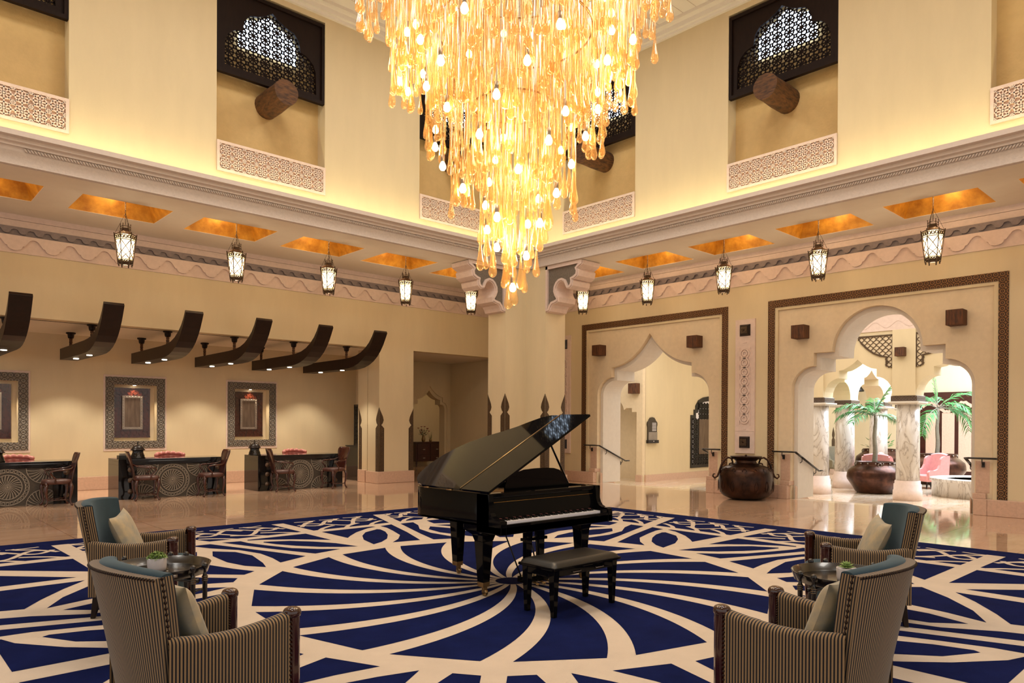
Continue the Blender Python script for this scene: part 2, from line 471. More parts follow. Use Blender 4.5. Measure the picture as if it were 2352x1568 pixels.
# ---- reusable wall drawings
def arch_round(yc):
    """stepped arch with a round head: outline up the left side and down the right"""
    L_ = [(-1.785, 0), (-1.785, 2.44)] + [(-1.285 + .5*math.cos(R(a)), 2.44 + .5*math.sin(R(a))) for a in range(170, 89, -10)]
    L_ += [(-1.285, 2.945), (-1.285, 3.225), (-.885, 3.225)]
    top = [(.885*math.cos(R(a)), 3.225 + .885*math.sin(R(a))) for a in range(175, 4, -5)]
    full = L_ + top + [(-x, z) for x, z in reversed(L_)]
    return [(yc + x, z) for x, z in full]
def arch_ogee(yc):
    L_ = [(-1.78, 0), (-1.78, 2.44)] + [(-1.285 + .495*math.cos(R(a)), 2.44 + .5*math.sin(R(a))) for a in range(170, 89, -10)]
    L_ += [(-1.285, 2.945), (-1.285, 3.2)]
    og = [(-1.285 + 1.285*t, 3.2 + .845*(.25*t + .75*t**2.6)) for t in [i/14 for i in range(1, 14)]]
    full = L_ + og + [(0, 4.045)] + [(-x, z) for x, z in reversed(og)] + [(-x, z) for x, z in reversed(L_)]
    return [(yc + x, z) for x, z in full]
def inset_arch(pts, yc, d):
    """the same arch, a little smaller all round"""
    o = offset_poly(pts + [], -d)
    o2 = []
    for (p, q) in zip(pts, o):
        x = q[0]; z = max(q[1], 0)
        if abs(p[1]) < 1e-6: z = 0; x = p[0] + (d if p[0] < yc else -d)
        o2.append((x, z))
    return o2

# ---- wall on the right with its two arched passages
PR, PL = 5.80, 11.46            # centres of the passages
def panel_rect(c, half=2.09, top=4.24): return [(c-half, 0), (c-half, top), (c+half, top), (c+half, 0)]
out = [(-8, 0)] + panel_rect(PR) + panel_rect(PL) + [(16.95, 0), (16.95, ZC), (-8, ZC)]
mb = MB(); mb.prism(out, 'X', XR, XR+.97)
wall_right = struct('wall_right', mb, M['plaster'])
for c, fn in ((PR, arch_round), (PL, arch_ogee)):
    a = fn(c); b = inset_arch(a, c, .09)
    mb = MB()
    mb.prism([(c-2.09, 0)] + a + [(c+2.09, 0), (c+2.09, 4.24), (c-2.09, 4.24)], 'X', XR+.045, XR+.19)
    mb.build('arch_panel', M['sand'], wall_right)
    mb = MB()
    mb.prism([(c-2.09, 0)] + b + [(c+2.09, 0), (c+2.09, 4.24), (c-2.09, 4.24)], 'X', XR+.19, XR+.965)
    mb.build('arch_reveal', M['pale'], wall_right)
    # stone blocks at the foot of each side
    for s in (-1, 1):
        y0, y1 = sorted((c+s*1.80, c+s*2.02))
        mb = MB(); mb.box(XR-.10, XR+.3, y0, y1, 0, .30)
        yb0, yb1 = sorted((c+s*1.775, c+s*1.99))
        mb.box(XR-.05, XR+.3, yb0, yb1, .30, .40)
        mb.box(XR+.04, XR+.1, min(c+s*1.80, c+s*2.03), max(c+s*1.80, c+s*2.03), .4, 1.0)
        mb.build('arch_foot', M['pinkbase'], wall_right, bevel=.008)
        # sloping marble skirting in the passage
        yr = c+s*1.712
        mb = MB(); mb.prism([(XR+.1, .30), (XR+.96, -.14), (XR+.96, -.49), (XR+.1, -.49)], 'Y', min(yr, yr-s*.012), max(yr, yr-s*.012))
        mb.build('ramp_skirting', M['pinkbase'], wall_right)
# skirting pieces between and beside the arches
for i, (y0, y1) in enumerate(((-8, PR-2.02), (PR+2.02, PL-2.02), (PL+2.02, 16.7))):
    mb = MB(); mb.box(XR-.09, XR+.02, y0, y1, 0, .30)
    struct('baseboard_right_%d' % (i+1), mb, M['pinkbase'], bevel=.01)
# bronze borders round both arches
for i, c in enumerate((PR, PL)):
    mb = MB()
    mb.box(XR-.014, XR+.01, c-2.32, c-2.16, .305, 4.465)
    mb.box(XR-.014, XR+.01, c+2.16, c+2.32, .305, 4.465)
    mb.box(XR-.014, XR+.01, c-2.16, c+2.16, 4.30, 4.465)
    struct('trim_%d' % (i+1), mb, M['border'])

# ---- wall on the left: upper part, post, doorway, recess
mb = MB()
mb.box(-8, 16.4, YL, YL+.3, 3.68, ZC)
mb.box(10.67, 11.79, YL, YL+.58, 0, 3.68)
mb.box(10.67, 11.79, YL+.61, 17.9, 0, 3.68)
mb.box(11.6, 11.79, 17.9, 19.6, 0, 3.68)
mb.box(10.72, 11.74, YL+.55, YL+.65, 0, 3.68)
mb.box(14.9, 16.4, YL, YL+.3, 0, 3.68)
wall_left = struct('wall_left', mb, M['plaster'])
mb = MB()
mb.box(10.60, 11.80, YL-.06, YL+.57, 0, .32)
mb.box(10.60, 11.80, YL+.62, YL+1.0, 0, .34)
struct('baseboard_left', mb, M['pinkbase'], bevel=.012)
mb = MB(); mb.box(14.9, XR, YL-.06, YL+.01, 0, .32)
struct('baseboard_left_corner', mb, M['pinkbase'], bevel=.012)
# recess behind the desks
mb = MB()
NX = [2.42, 5.363, 8.333]       # niche centres
z0, z1, hw = 1.165, 2.557, .492
xs = -8
for c in NX:
    mb.box(xs, c-hw, 19.605, 19.9, 0, 3.7); mb.box(c-hw, c+hw, 19.605, 19.9, 0, z0); mb.box(c-hw, c+hw, 19.605, 19.9, z1, 3.7)
    xs = c+hw
mb.box(xs, 11.9, 19.605, 19.9, 0, 3.7)
struct('wall_recess', mb, M['plaster'])
mb = MB()
for c in NX:
    mb.box(c-hw, c+hw, 19.83, 19.9, z0, z1)
struct('wall_niche_backs', mb, M['sand'])
mb = MB(); mb.box(-8, 11.6, 19.55, 19.61, 0, .32)
struct('baseboard_recess', mb, M['pinkbase'], bevel=.01)
mb = MB(); mb.box(-8, 11.7, YL+.3, 19.9, 3.685, 3.9)
struct('ceiling_recess', mb, M['cream'])
mb = MB(); mb.box(-8, 10.66, YL+.36, YL+.385, 3.678, 3.69)
struct('trim_recess_slot', mb, M['iron'])

# doorway lobby
mb = MB()
def arch_small(xc, d=0.):
    h = [(-.735+d, 0), (-.735+d, 2.12)] + [(-.535 + (.2-d)*math.cos(R(a)), 2.12 + (.24-d)*math.sin(R(a))) for a in range(165, 89, -15)]
    h += [(-.545+d, 2.36-d), (-.545+d, 2.52-d)]
    og = [(-.545+d + (.545-d)*t, 2.52-d + (.38-d*.8)*(.3*t + .7*t**2.4)) for t in [i/10 for i in range(1, 10)]]
    full = h + og + [(0, 2.90-d*1.8)] + [(-x, z) for x, z in reversed(og)] + [(-x, z) for x, z in reversed(h)]
    return [(xc + x, z) for x, z in full]
XD = 14.43
mb.prism([(11.79, 0)] + arch_small(XD) + [(15.3, 0), (15.3, 3.7), (11.79, 3.7)], 'Y', 19.61, 19.66)
mb.prism([(11.79, 0)] + arch_small(XD, .085) + [(15.3, 0), (15.3, 3.7), (11.79, 3.7)], 'Y', 19.66, 19.95)
mb.box(15.3, 15.6, YL+.3, 19.95, 0, 3.7)
mb.box(11.79, 11.9, 19.95, 24, 0, 3.7); mb.box(11.79, 18.2, 23.2, 23.4, 0, 3.7); mb.box(18.1, 18.2, 16.8, 23.4, 0, 3.7)
struct('wall_lobby', mb, M['plaster'])
mb = MB(); mb.box(11.7, 18.2, YL+.3, 23.4, 3.68, 3.9)
struct('ceiling_lobby', mb, M['cream'])
mb = MB(); mb.box(11.9, 18.1, 20.0, 23.2, -.2, .001); mb.box(15.45, 18.1, 16.9, 20.0, -.2, .001)
struct('floor_lobby', mb, M['floor'])

# ---- corner pier (L shaped)
mb = MB()
mb.prism([(XV, YV), (12.391, YV), (12.391, 14.291), (13.85, 14.291), (13.85, 12.914), (XV, 12.914)], 'Z', 0, ZC)
pier = struct('pillar_corner', mb, M['plaster'])
mb = MB()
mb.prism([(XV-.06, YV-.06), (12.33, YV-.06), (12.33, 14.35), (13.91, 14.35), (13.91, 12.855), (XV-.06, 12.855)], 'Z', 0, .32)
mb.build('pillar_base', M['pinkbase'], pier, bevel=.012)

# ---- ambulatory ceiling with coffers
CLX = [-.33+0, 1.75, 3.84, 5.92, 8.01, 10.10, 12.19]
CRY = [.18, 2.26, 4.34, 6.42, 8.50, 10.58, 12.66]
cy0, cy1, cx0, cx1 = 14.43, 15.61, 13.93, 15.07
HW = .755
mb = MB()
mb.box(-8, XR, YV, cy0, ZC, ZC+.08); mb.box(-8, XR, cy1, YL, ZC, ZC+.08)
xs = -8
for c in CLX:
    mb.box(xs, c-HW, cy0, cy1, ZC, ZC+.08); xs = c+HW
mb.box(xs, XR, cy0, cy1, ZC, ZC+.08)
mb.box(XV, cx0, -8, YV, ZC, ZC+.08); mb.box(cx1, XR, -8, YV, ZC, ZC+.08)
ys = -8
for c in CRY:
    mb.box(cx0, cx1, ys, c-HW, ZC, ZC+.08); ys = c+HW
mb.box(cx0, cx1, ys, YV, ZC, ZC+.08)
struct('ceiling_gallery', mb, M['cream'])
def coffer(x0, x1, y0, y1):
    mb = MB(); i = .17; h = .38
    b = [(x0,y0,ZC+.005),(x1,y0,ZC+.005),(x1,y1,ZC+.005),(x0,y1,ZC+.005)]
    t = [(x0+i,y0+i,ZC+h),(x1-i,y0+i,ZC+h),(x1-i,y1-i,ZC+h),(x0+i,y1-i,ZC+h)]
    mb.add(b+t, [(0,1,5,4),(1,2,6,5),(2,3,7,6),(3,0,4,7),(4,5,6,7)])
    mb.box(x0-.03, x1+.03, y0-.03, y1+.03, ZC+h+.01, ZC+h+.06)
    return mb
coffers = []
for i, c in enumerate(CLX[1:]): coffers.append(('over the reception side', i, coffer(c-HW, c+HW, cy0, cy1)))
for i, c in enumerate(CRY[1:]): coffers.append(('over the arches side', i, coffer(cx0, cx1, c-HW, c+HW)))
for k, (w, i, mb) in enumerate(coffers):
    o = struct('ceiling_coffer_%d' % (k+1), mb, M['gold'], fix=False)

# ---- cornice round the void, with its light trough
def cornice(i, prof, m, name, bev=0):
    # prof: (d toward the void, z); mitred at the corner
    mb = MB(); n = len(prof)
    A = [(-8, YV-d, z) for d, z in prof]; B = [(XV-d, YV-d, z) for d, z in prof]; C = [(XV-d, -8, z) for d, z in prof]
    v = A+B+C; f = []
    for k in range(n):
        k2 = (k+1) % n
        f += [(k, k2, n+k2, n+k), (n+k, n+k2, 2*n+k2, 2*n+k)]
    f += [tuple(range(n)), tuple(range(3*n-1, 2*n-1, -1))]
    mb.add(v, f)
    return struct(name, mb, m)
cornice(1, [(0, ZC+.001), (.055, ZC+.015), (.055, ZC+.03), (.035, ZC+.04), (.035, ZC+.235), (-.02, ZC+.235), (-.4, ZC+.23), (-.4, ZC+.09), (-.003, ZC+.09)], M['cornice_carved'], 'trim_cornice_frieze')
cornice(2, [(.05, ZC+.30), (.09, ZC+.30), (.09, ZC+.345), (.15, ZC+.355), (.15, ZC+.41), (.24, ZC+.42), (.24, ZC+.50), (.19, ZC+.50), (.17, ZC+.42), (-.38, ZC+.36), (-.38, ZC+.24), (.03, ZC+.235)], M['cornice'], 'trim_cornice_steps')
# rope moulding
mb = MB()
rope_n = 230
for (fn, ln) in ((lambda s: (XV-.055-s, YV-.055, ZC+.268), 11.), (lambda s: (XV-.055, YV-.055-s, ZC+.268), 11.)):
    step = .045; k = int(ln/step)
    for q in range(k):
        a = Vector(fn(q*step)); b = Vector(fn(q*step+.045))
        mb.tube([a+Vector((0,0,-.026)), (a+b)/2, b+Vector((0,0,.026))], [.012, .019, .012], 5)
struct('trim_rope', mb, M['cornice'], fix=False)
# cove strip hidden in the trough
mb = MB(); mb.box(-2, XV-.1, YV-.06, YV+.02, ZC+.425, ZC+.44); mb.box(XV-.06, XV+.02, -2, YV-.1, ZC+.425, ZC+.44)
tag(mb.build('cove_light_strip', M['cove']), 'warm light strip lying in the trough behind the stone cornice', 'light strip')

# ---- upper walls with their niches
NL = [(.5-.02, 2.78), (5.235, 7.51), (9.965, 12.24)]
NR = [(10.39, 12.66), (5.733, 7.995), (1.02, 3.30)]
ZG0, ZG1 = 6.47, 7.05
def upper(niches, ax, p, lo, hi):
    mb = MB(); nb = MB()
    def bx(m_, a0, a1, d0, d1, z0, z1):
        if ax == 'Y': m_.box(a0, a1, p+d0, p+d1, z0, z1)
        else: m_.box(p+d0, p+d1, a0, a1, z0, z1)
    s = lo
    for a0, a1 in sorted(niches):
        bx(mb, s, a0, 0, .5, 5.7, ZT+.1)
        bx(mb, a0, a1, .025, .5, 5.7, ZG1-.01)
        bx(mb, a0, a1, 0, .025, 5.7, ZG0)
        bx(mb, a0, a1, 0, .5, 10.14, ZT+.1)
        bx(nb, a0, a1, .31, .5, ZG1-.01, 10.14)
        s = a1
    bx(mb, s, hi, 0, .5, 5.7, ZT+.1)
    return mb, nb
mb, nb = upper(NL, 'Y', YU, -8, XU+.5); struct('wall_upper_left', mb, M['plaster']); struct('wall_upper_left_niches', nb, M['plaster_deep'])
mb, nb = upper(NR, 'X', XU, -8, YU); struct('wall_upper_right', mb, M['plaster']); struct('wall_upper_right_niches', nb, M['plaster_deep'])
mb = MB(); mb.box(-3.7, -3.3, -3.7, YU, ZC, ZT+.1); mb.box(-3.3, XU+.5, -3.4, -3., ZC, ZT+.1)
struct('wall_upper_behind', mb, M['plaster'])
# high ceiling and its crown moulding
mb = MB(); mb.box(-4, XU+.5, -4, YU+.5, ZT, ZT+.1)
ceil = struct('ceiling', mb, M['white'])
mb = MB()
for (d0, d1, h0, h1) in ((0, .07, .22, 0), (.07, .15, .16, 0), (.15, .30, .07, 0)):
    mb.box(-4, XU-d0, YU-d1, YU-d0, ZT-h0, ZT); mb.box(XU-d1, XU-d0, -4, YU-d1, ZT-h0, ZT)
struct('trim_crown', mb, M['white'])
mb = MB()
for i in range(1, 26): mb.box(-4, XU-.3, YU-.3-.32*i, YU-.29-.32*i, ZT-.006, ZT+.01)
mb.build('ceiling_board_joint', M['cornice'], ceil)

# ---- carved rosette lattice used in windows and stone grilles
def lattice(mb, a0, a1, z0, z1, ax, d0, d1, cell, w, m=0):
    nx = max(1, round((a1-a0)/cell)); nz = max(1, round((z1-z0)/cell))
    ca, cz = (a1-a0)/nx, (z1-z0)/nz
    def seg(p, q, ww): ribbon(mb, [p, q], ww, ax, d0, d1, m)
    for i in range(nx):
        for j in range(nz):
            x = a0+ca*(i+.5); z = z0+cz*(j+.5); r = min(ca, cz)
            ribbon(mb, [(x+.40*r*math.cos(2*PI*k/10+.3), z+.40*r*math.sin(2*PI*k/10+.3)) for k in range(10)], w, ax, d0, d1, m, True)
            for k in range(8):
                c, s = math.cos(PI*k/4), math.sin(PI*k/4)
                seg((x+.07*r*c, z+.07*r*s), (x+(.5 if k % 2 == 0 else .68)*r*c, z+(.5 if k % 2 == 0 else .68)*r*s), w*.9)
            seg((x-.10*r, z), (x+.10*r, z), .2*r)
    for i in range(nx+1):
        for j in range(nz+1):
            x = a0+ca*i; z = z0+cz*j; e = .14*min(ca, cz)
            ribbon(mb, [(x+e, z+e), (x-e, z+e), (x-e, z-e), (x+e, z-e)], w*.7, ax, d0, d1, m, True)
    return mb
def clip_box(mb, ax, a0, a1, z0, z1): pass

ORD_L = ['at the far left edge', 'between the left edge and the chandelier', 'in the far corner behind the chandelier, reception side']
ORD_R = ['in the far corner behind the chandelier, arches side', 'above the wide arch', 'at the far right edge']
gi = 0; wi = 0
for ax, p, niches, words in (('Y', YU, NL, ORD_L), ('X', XU, NR, ORD_R)):
    for q, (a0, a1) in enumerate(niches):
        pos = ((a0+a1)/2, p, ZG0) if ax == 'Y' else (p, (a0+a1)/2, ZG0)
        g = thing('carved_stone_grille', 'pale carved stone grille panel of rosettes, %s' % words[q], 'stone panel', pos, 0, 'carved stone grilles under the high windows')
        mb = MB()
        if ax == 'Y': mb.box(a0, a1, p-.005, p+.03, ZG0, ZG1)
        else: mb.box(p-.005, p+.03, a0, a1, ZG0, ZG1)
        mb.build('back_plate', M['pinkbase'], g)
        mb = MB(); lattice(mb, a0+.05, a1-.05, ZG0+.05, ZG1-.05, ax, p-.035, p, .235, .022)
        for (u0, u1, v0, v1) in ((a0, a1, ZG0, ZG0+.05), (a0, a1, ZG1-.05, ZG1), (a0, a0+.05, ZG0+.05, ZG1-.05), (a1-.05, a1, ZG0+.05, ZG1-.05)):
            if ax == 'Y': mb.box(u0, u1, p-.04, p, v0, v1)
            else: mb.box(p-.04, p, u0, u1, v0, v1)
        mb.build('rosette_carving', M['pink'], g)
        # the dark wooden window with its lattice
        if q == 2 and ax == 'X': continue
        wi += 1
        c = (a0+a1)/2; hw_ = (a1-a0)/2 - .005
        h = [(.965, 8.575), (.955, 9.03), (.90, 9.18), (.80, 9.28), (.74, 9.315), (.61, 9.345), (.57, 9.553), (.465, 9.69), (.3, 9.735), (.13, 9.82), (0, 9.92)]
        pf = lambda y: y
        mb = MB(); f0, f1 = p+.06, p+.11
        for s in (1, -1):
            poly = [(c, 8.4), (c-s*hw_, 8.4), (c-s*hw_, 10.10), (c, 10.10)] + [(c-s*x, z) for x, z in reversed(h)] + [(c, 8.575)]
            mb.prism(poly, ax, f0, f1)
        for (u0, u1, v0, v1) in ((c-hw_, c+hw_, 8.4, 8.47), (c-hw_, c+hw_, 10.03, 10.10), (c-hw_, c-hw_+.06, 8.47, 10.03), (c+hw_-.06, c+hw_, 8.47, 10.03)):
            if ax == 'Y': mb.box(u0, u1, p+.015, f0, v0, v1)
            else: mb.box(p+.015, f0, u0, u1, v0, v1)
        wn = struct('window_%d' % wi, mb, M['screenwood'])
        mb = MB(); lattice(mb, c-.99, c+.99, 8.53, 9.95, ax, p+.115, p+.135, .25, .026)
        mb.build('window_lattice', M['screenwood'], wn)
        mb = MB()
        br = [(c-.61, 9.13), (c-.61, 9.345), (c-.57, 9.553), (c-.465, 9.69), (c-.3, 9.735), (c-.13, 9.82), (c, 9.92), (c+.13, 9.82), (c+.3, 9.735), (c+.465, 9.69), (c+.57, 9.553), (c+.61, 9.345), (c+.61, 9.13)]
        mb.prism(br, ax, p+.26, p+.28)
        mb.build('window_pane', M['skypane'], wn)

# logs poking out below the windows
def log(ax, p, c, z, label):
    t = thing('log_beam', label, 'log', (c, p+.3, z) if ax == 'Y' else (p+.3, c, z), 0, 'round log ends below the high windows')
    mb = MB(); n = 20; L_ = .95; r = .245
    rings = []
    for k, d in enumerate((-.31, .1, .45, .62)):
        rr = r*(1+.03*math.sin(k*2.1))
        rings.append([((c+rr*math.cos(2*PI*j/n)*(1+.03*math.sin(3*2*PI*j/n)), p-d, z+rr*math.sin(2*PI*j/n)) if ax == 'Y' else (p-d, c+rr*math.cos(2*PI*j/n)*(1+.03*math.sin(3*2*PI*j/n)), z+rr*math.sin(2*PI*j/n))) for j in range(n)])
    v = [q for g in rings for q in g]; f = []
    for i in range(3):
        for j in range(n): f.append((i*n+j, i*n+(j+1) % n, (i+1)*n+(j+1) % n, (i+1)*n+j))
    mb.add(v, f, 0, True); mb.add(rings[-1], [tuple(range(n))]); mb.add(rings[0], [tuple(range(n))])
    mb.build('log_end', M['log'], t, bevel=.01)
log('Y', YU, 6.355, 8.10, 'round log end jutting below the high window left of the chandelier')
log('Y', YU, 11.10, 8.10, 'round log end just left behind the hanging chandelier glass')
log('X', XU, 6.85, 8.10, 'round log end jutting below the high window right of the chandelier')
log('X', XU, 11.52, 8.10, 'round log end just right behind the hanging chandelier glass')

# ---- stone frieze under the gallery ceiling
def curtain(mb, path, ztop, ax, d0, d1):
    """a raised layer hanging from a straight line down to a wavy edge"""
    def P(u, z, d): return (u, d, z) if ax == 'Y' else (d, u, z)
    n = len(path); v = []
    for u, z in path: v += [P(u, z, d0), P(u, ztop, d0), P(u, z, d1)]
    mb.add(v, [(3*i, 3*i+3, 3*i+4, 3*i+1) for i in range(n-1)])
    mb.add(v, [(3*i, 3*i+2, 3*i+5, 3*i+3) for i in range(n-1)])
def frieze(ax, p, a0, a1, tagno):
    def add(mb, pts2, d): mb.prism(pts2, ax, p-d, p+.002)
    def rect(u0, u1, v0, v1): return [(u0, v0), (u1, v0), (u1, v1), (u0, v1)]
    mb = MB()
    add(mb, rect(a0, a1, 4.915, 5.235), .020); add(mb, rect(a0, a1, 5.235, 5.405), .012)
    add(mb, rect(a0, a1, 5.405, 5.53), .032); add(mb, rect(a0, a1, 5.535, ZC), .045); add(mb, rect(a0, a1, 4.90, 4.925), .028)
    base = struct('trim_frieze_%d' % tagno, mb, M['pink'])
    # scallops
    per = .62
    one = [(0, .255), (.05, .25), (.10, .23), (.15, .19), (.19, .145), (.225, .115), (.255, .11), (.27, .105), (.29, .07), (.33, .045), (.40, .028), (.45, .025)]
    prof = one + [(.9-u, h) for u, h in reversed(one[:-1])]
    pts = []; s = a0 + .1
    while s + per < a1:
        pts += [(s + u/.9*per, 4.92 + h) for u, h in prof[:-1]]
        s += per
    mb = MB()
    curtain(mb, [(a0, 4.92+.255)] + pts + [(s, 4.92+.255), (a1, 4.92+.255)], 5.232, ax, p-.075, p-.018); mb.build('scallop_relief', M['pink'], base)
    mb = MB(); add(mb, rect(a0, a1, 5.240, 5.400), .022)
    L2 = []; s = a0; pr = .27
    k = int((a1-a0)/pr*8)
    L2 = [(a0+(a1-a0)*i/k, 5.305 + .043*math.tanh(2.2*math.sin(2*PI*(a1-a0)*i/k/pr))/.976) for i in range(k+1)]
    curtain(mb, L2, 5.397, ax, p-.07, p-.02); mb.build('wave_band', M['grey'], base)
    return base
frieze('Y', YL, -7.9, XR-.05, 1)
frieze('X', XR, -7.9, YL-.05, 2)

# ---- corbels on the pier
def corbel(ax):
    # drawn on the face plane: s = distance from the pier end along the beam, z
    t = thing('stone_corbel', 'scrolled stone corbel on the %s side of the corner pillar' % ('reception' if ax == 'Y' else 'arches'), 'corbel',
              (12.39, YV, 4.45) if ax == 'Y' else (XV, 12.91, 4.45), 0, 'scrolled corbels under the gallery corner')
    pr_ = [(0, 5.63), (1.20, 5.63), (1.19, 5.56), (1.10, 5.52), (1.02, 5.46), (1.06, 5.39), (1.04, 5.30), (.95, 5.25), (.86, 5.23), (.88, 5.16), (.86, 5.08), (.80, 5.03), (.74, 5.04),
           (.70, 5.12), (.65, 5.21), (.55, 5.255), (.45, 5.24), (.37, 5.18), (.31, 5.08), (.30, 4.98), (.34, 4.88), (.40, 4.80), (.39, 4.75), (.30, 4.72), (.20, 4.70), (.13, 4.62), (.10, 4.545), (0, 4.53)]
    # scroll body: strip along the lower edge, then a dark board filling behind it
    edge = pr_[1:]
    def place(s, z): return (12.391-s, z) if ax == 'Y' else (12.914-s, z)
    p0 = YV if ax == 'Y' else XV
    mb = MB()
    inner = [(s-.02*0, z) for s, z in edge]
    path = [place(s, z) for s, z in edge]
    off = []
    n = len(path)
    Lx, Rx = strip2d(path, .11)
    # thick curved soffit, the whole depth of the pier
    mb.prism([place(s, z) for s, z in edge] + list(reversed(Rx if abs(Rx[3][1]) < abs(Lx[3][1]) else Lx)), ax, p0+.02, p0+.64, 0)
    ribbon(mb, path, .055, ax, p0-.01, p0+.05)
    mb.build('scroll', M['pink'], t)
    mb = MB(); mb.prism([place(0, 5.60)] + [place(s, z) for s, z in edge] , ax, p0+.04, p0+.09)
    mb.build('side_board', M['greycarved'], t)
    mb = MB()
    for (s0, s1, v0, v1) in ((0, .07, 4.53, 5.64), (0, 1.2, 5.56, 5.64)):
        q0, q1 = sorted((place(s0, 0)[0], place(s1, 0)[0]))
        if ax == 'Y': mb.box(q0, q1, p0-.012, p0+.05, v0, v1)
        else: mb.box(p0-.012, p0+.05, q0, q1, v0, v1)
    mb.build('edge_moulding', M['pink'], t)
corbel('Y'); corbel('X')

# ---- bronze spearheads folded round the corners
def spear_profile(h, zb):
    w = .155; top = h
    return [(w, zb), (w, top-.56), (w-.06, top-.50), (w-.09, top-.47), (w-.045, top-.42), (w-.015, top-.34), (w-.04, top-.24), (w-.10, top-.12), (w-.145, top-.03), (.004, top)]
def spear(x, y, sides, label, h, zb=.325, grp='bronze spearhead strips on the pillars'):
    t = thing('spearhead_strip', label, 'wall ornament', (x, y, zb), 0, grp)
    for (ax, s, d) in sides:     # ax: plane normal axis; s: direction along the wall; d: which way is out
        mb = MB(); pr_ = spear_profile(h, zb)
        if ax == 'Y': mb.prism([(x, zb)] + [(x+s*w, z) for w, z in pr_], 'Y', y, y+d*.012)
        else: mb.prism([(y, zb)] + [(y+s*w, z) for w, z in pr_], 'X', x, x+d*.012)
        # raised rope down the middle
        for q in range(24):
            z = zb+.06+q*.05
            if z > h-.62: break
            if ax == 'Y': mb.ball((x+s*.085, y+d*.012, z), .018, 6, 0, (1.3,.5,1))
            else: mb.ball((x+d*.012, y+s*.085, z), .018, 6, 0, (.5,1.3,1))
        mb.build('spear_face', M['bronze'], t)
spear(10.67, YL, [('Y', 1, -1), ('X', 1, -1)], 'bronze spearhead strip folded round the reception-side corner of the left post', 2.06)
spear(11.79, YL, [('Y', -1, -1)], 'bronze spearhead strip at the doorway edge of the left post', 2.06)
spear(10.67, 17.85, [('X', -1, -1)], 'half bronze spearhead strip beside the dark lattice screen', 2.05, .34)
spear(12.391, YV, [('Y', 1, -1), ('X', 1, -1)], 'bronze spearhead strip on the left corner of the big pillar', 2.41)
spear(XV, 12.914, [('X', 1, -1), ('Y', 1, -1)], 'bronze spearhead strip on the right corner of the big pillar', 2.41)
spear(12.391, 14.291, [('X', -1, -1)], 'half bronze spearhead strip at the rear left edge of the big pillar', 2.41)
spear(13.85, 12.914, [('Y', -1, -1)], 'half bronze spearhead strip at the rear right edge of the big pillar', 2.41)

# ---- pink carved panels with bronze medallions on the right wall
def medal_panel(y0, y1, z0, z1, label):
    t = thing('carved_wall_panel', label, 'wall panel', (XR, (y0+y1)/2, z0), 0, 'tall pink carved panels between the arches')
    mb = MB(); mb.box(XR-.045, XR+.005, y0, y1, z0, z1); mb.box(XR-.052, XR-.04, y0, y1, z0+.52, z0+.523)
    c = (y0+y1)/2; n = 8; za, zb = z0+.70, z1-.69
    for i in range(n):
        z = za+(zb-za)*(i+.5)/n; r = (zb-za)/n*.5
        ribbon(mb, [(c+r*.98*math.cos(2*PI*k/18), z+r*.98*math.sin(2*PI*k/18)) for k in range(18)], .035, 'X', XR-.07, XR-.04, 0, True)
        ribbon(mb, [(c+r*.5*math.cos(2*PI*k/14), z+r*.5*math.sin(2*PI*k/14)) for k in range(14)], .03, 'X', XR-.07, XR-.04, 0, True)
    for s in (-1, 1): mb.box(XR-.062, XR-.04, c+s*.135-.012, c+s*.135+.012, za-.03, zb+.03)
    mb.box(XR-.056, XR-.04, c-.04, c+.04, z1-.555, z1-.535); mb.box(XR-.056, XR-.04, c-.03, c+.03, z0+.55, z0+.57)
    mb.build('stone_slab', M['pink'], t, bevel=.004)
    for z in (z0+.26, z1-.255):
        mb = MB()
        h = .135
        v = [(XR-.045, c-h, z-h), (XR-.045, c+h, z-h), (XR-.045, c+h, z+h), (XR-.045, c-h, z+h)]
        h2 = .105
        v += [(XR-.10, c-h2, z-h2), (XR-.10, c+h2, z-h2), (XR-.10, c+h2, z+h2), (XR-.10, c-h2, z+h2)]
        mb.add(v, [(0,1,2,3),(4,5,6,7),(0,1,5,4),(1,2,6,5),(2,3,7,6),(3,0,4,7)])
        p = mb.build('medallion', M['wood'], t)
        mb = MB(); mb.box(XR-.112, XR-.098, c-.08, c+.08, z-.08, z+.08)
        ribbon(mb, [(c+.06*math.cos(2*PI*k/14), z+.06*math.sin(2*PI*k/14)) for k in range(14)], .02, 'X', XR-.12, XR-.11, 0, True)
        for k in range(4):
            a = PI/4+k*PI/2
            ribbon(mb, [(c, z), (c+.055*math.cos(a), z+.055*math.sin(a))], [.03, .012], 'X', XR-.122, XR-.11)
        mb.build('bronze_boss', M['bronze'], p)
medal_panel(8.425, 8.92, .98, 4.11, 'tall pink carved stone panel above the copper cauldron between the two arches')
medal_panel(14.2, 14.70, .80, 4.22, 'tall pink carved stone panel half hidden by the big corner pillar')

# ---- wooden beam ends on the walls
def beam_end(ax, p, c, z, s, d, label, m='woodblock'):
    t = thing('wooden_block', label, 'wooden block', (p, c, z) if ax == 'X' else (c, p, z), 0, 'square beam ends jutting from the walls')
    mb = MB()
    if ax == 'X': mb.box(p-d, p+.05, c-s, c+s, z-s, z+s)
    else: mb.box(c-s, c+s, p-d, p+.05, z-s, z+s)
    mb.build('beam_end', M[m], t, bevel=.008)
for y, w in ((PR+1.53, 'upper left of the wide arch with the round head'), (PR-1.5, 'upper right of the wide arch with the round head'), (PL+1.62, 'upper left of the pointed arch'), (PL-1.45, 'upper right of the pointed arch')):
    beam_end('X', XR+.045, y, 3.69, .145, .27, 'rough square wooden block jutting out %s' % w)

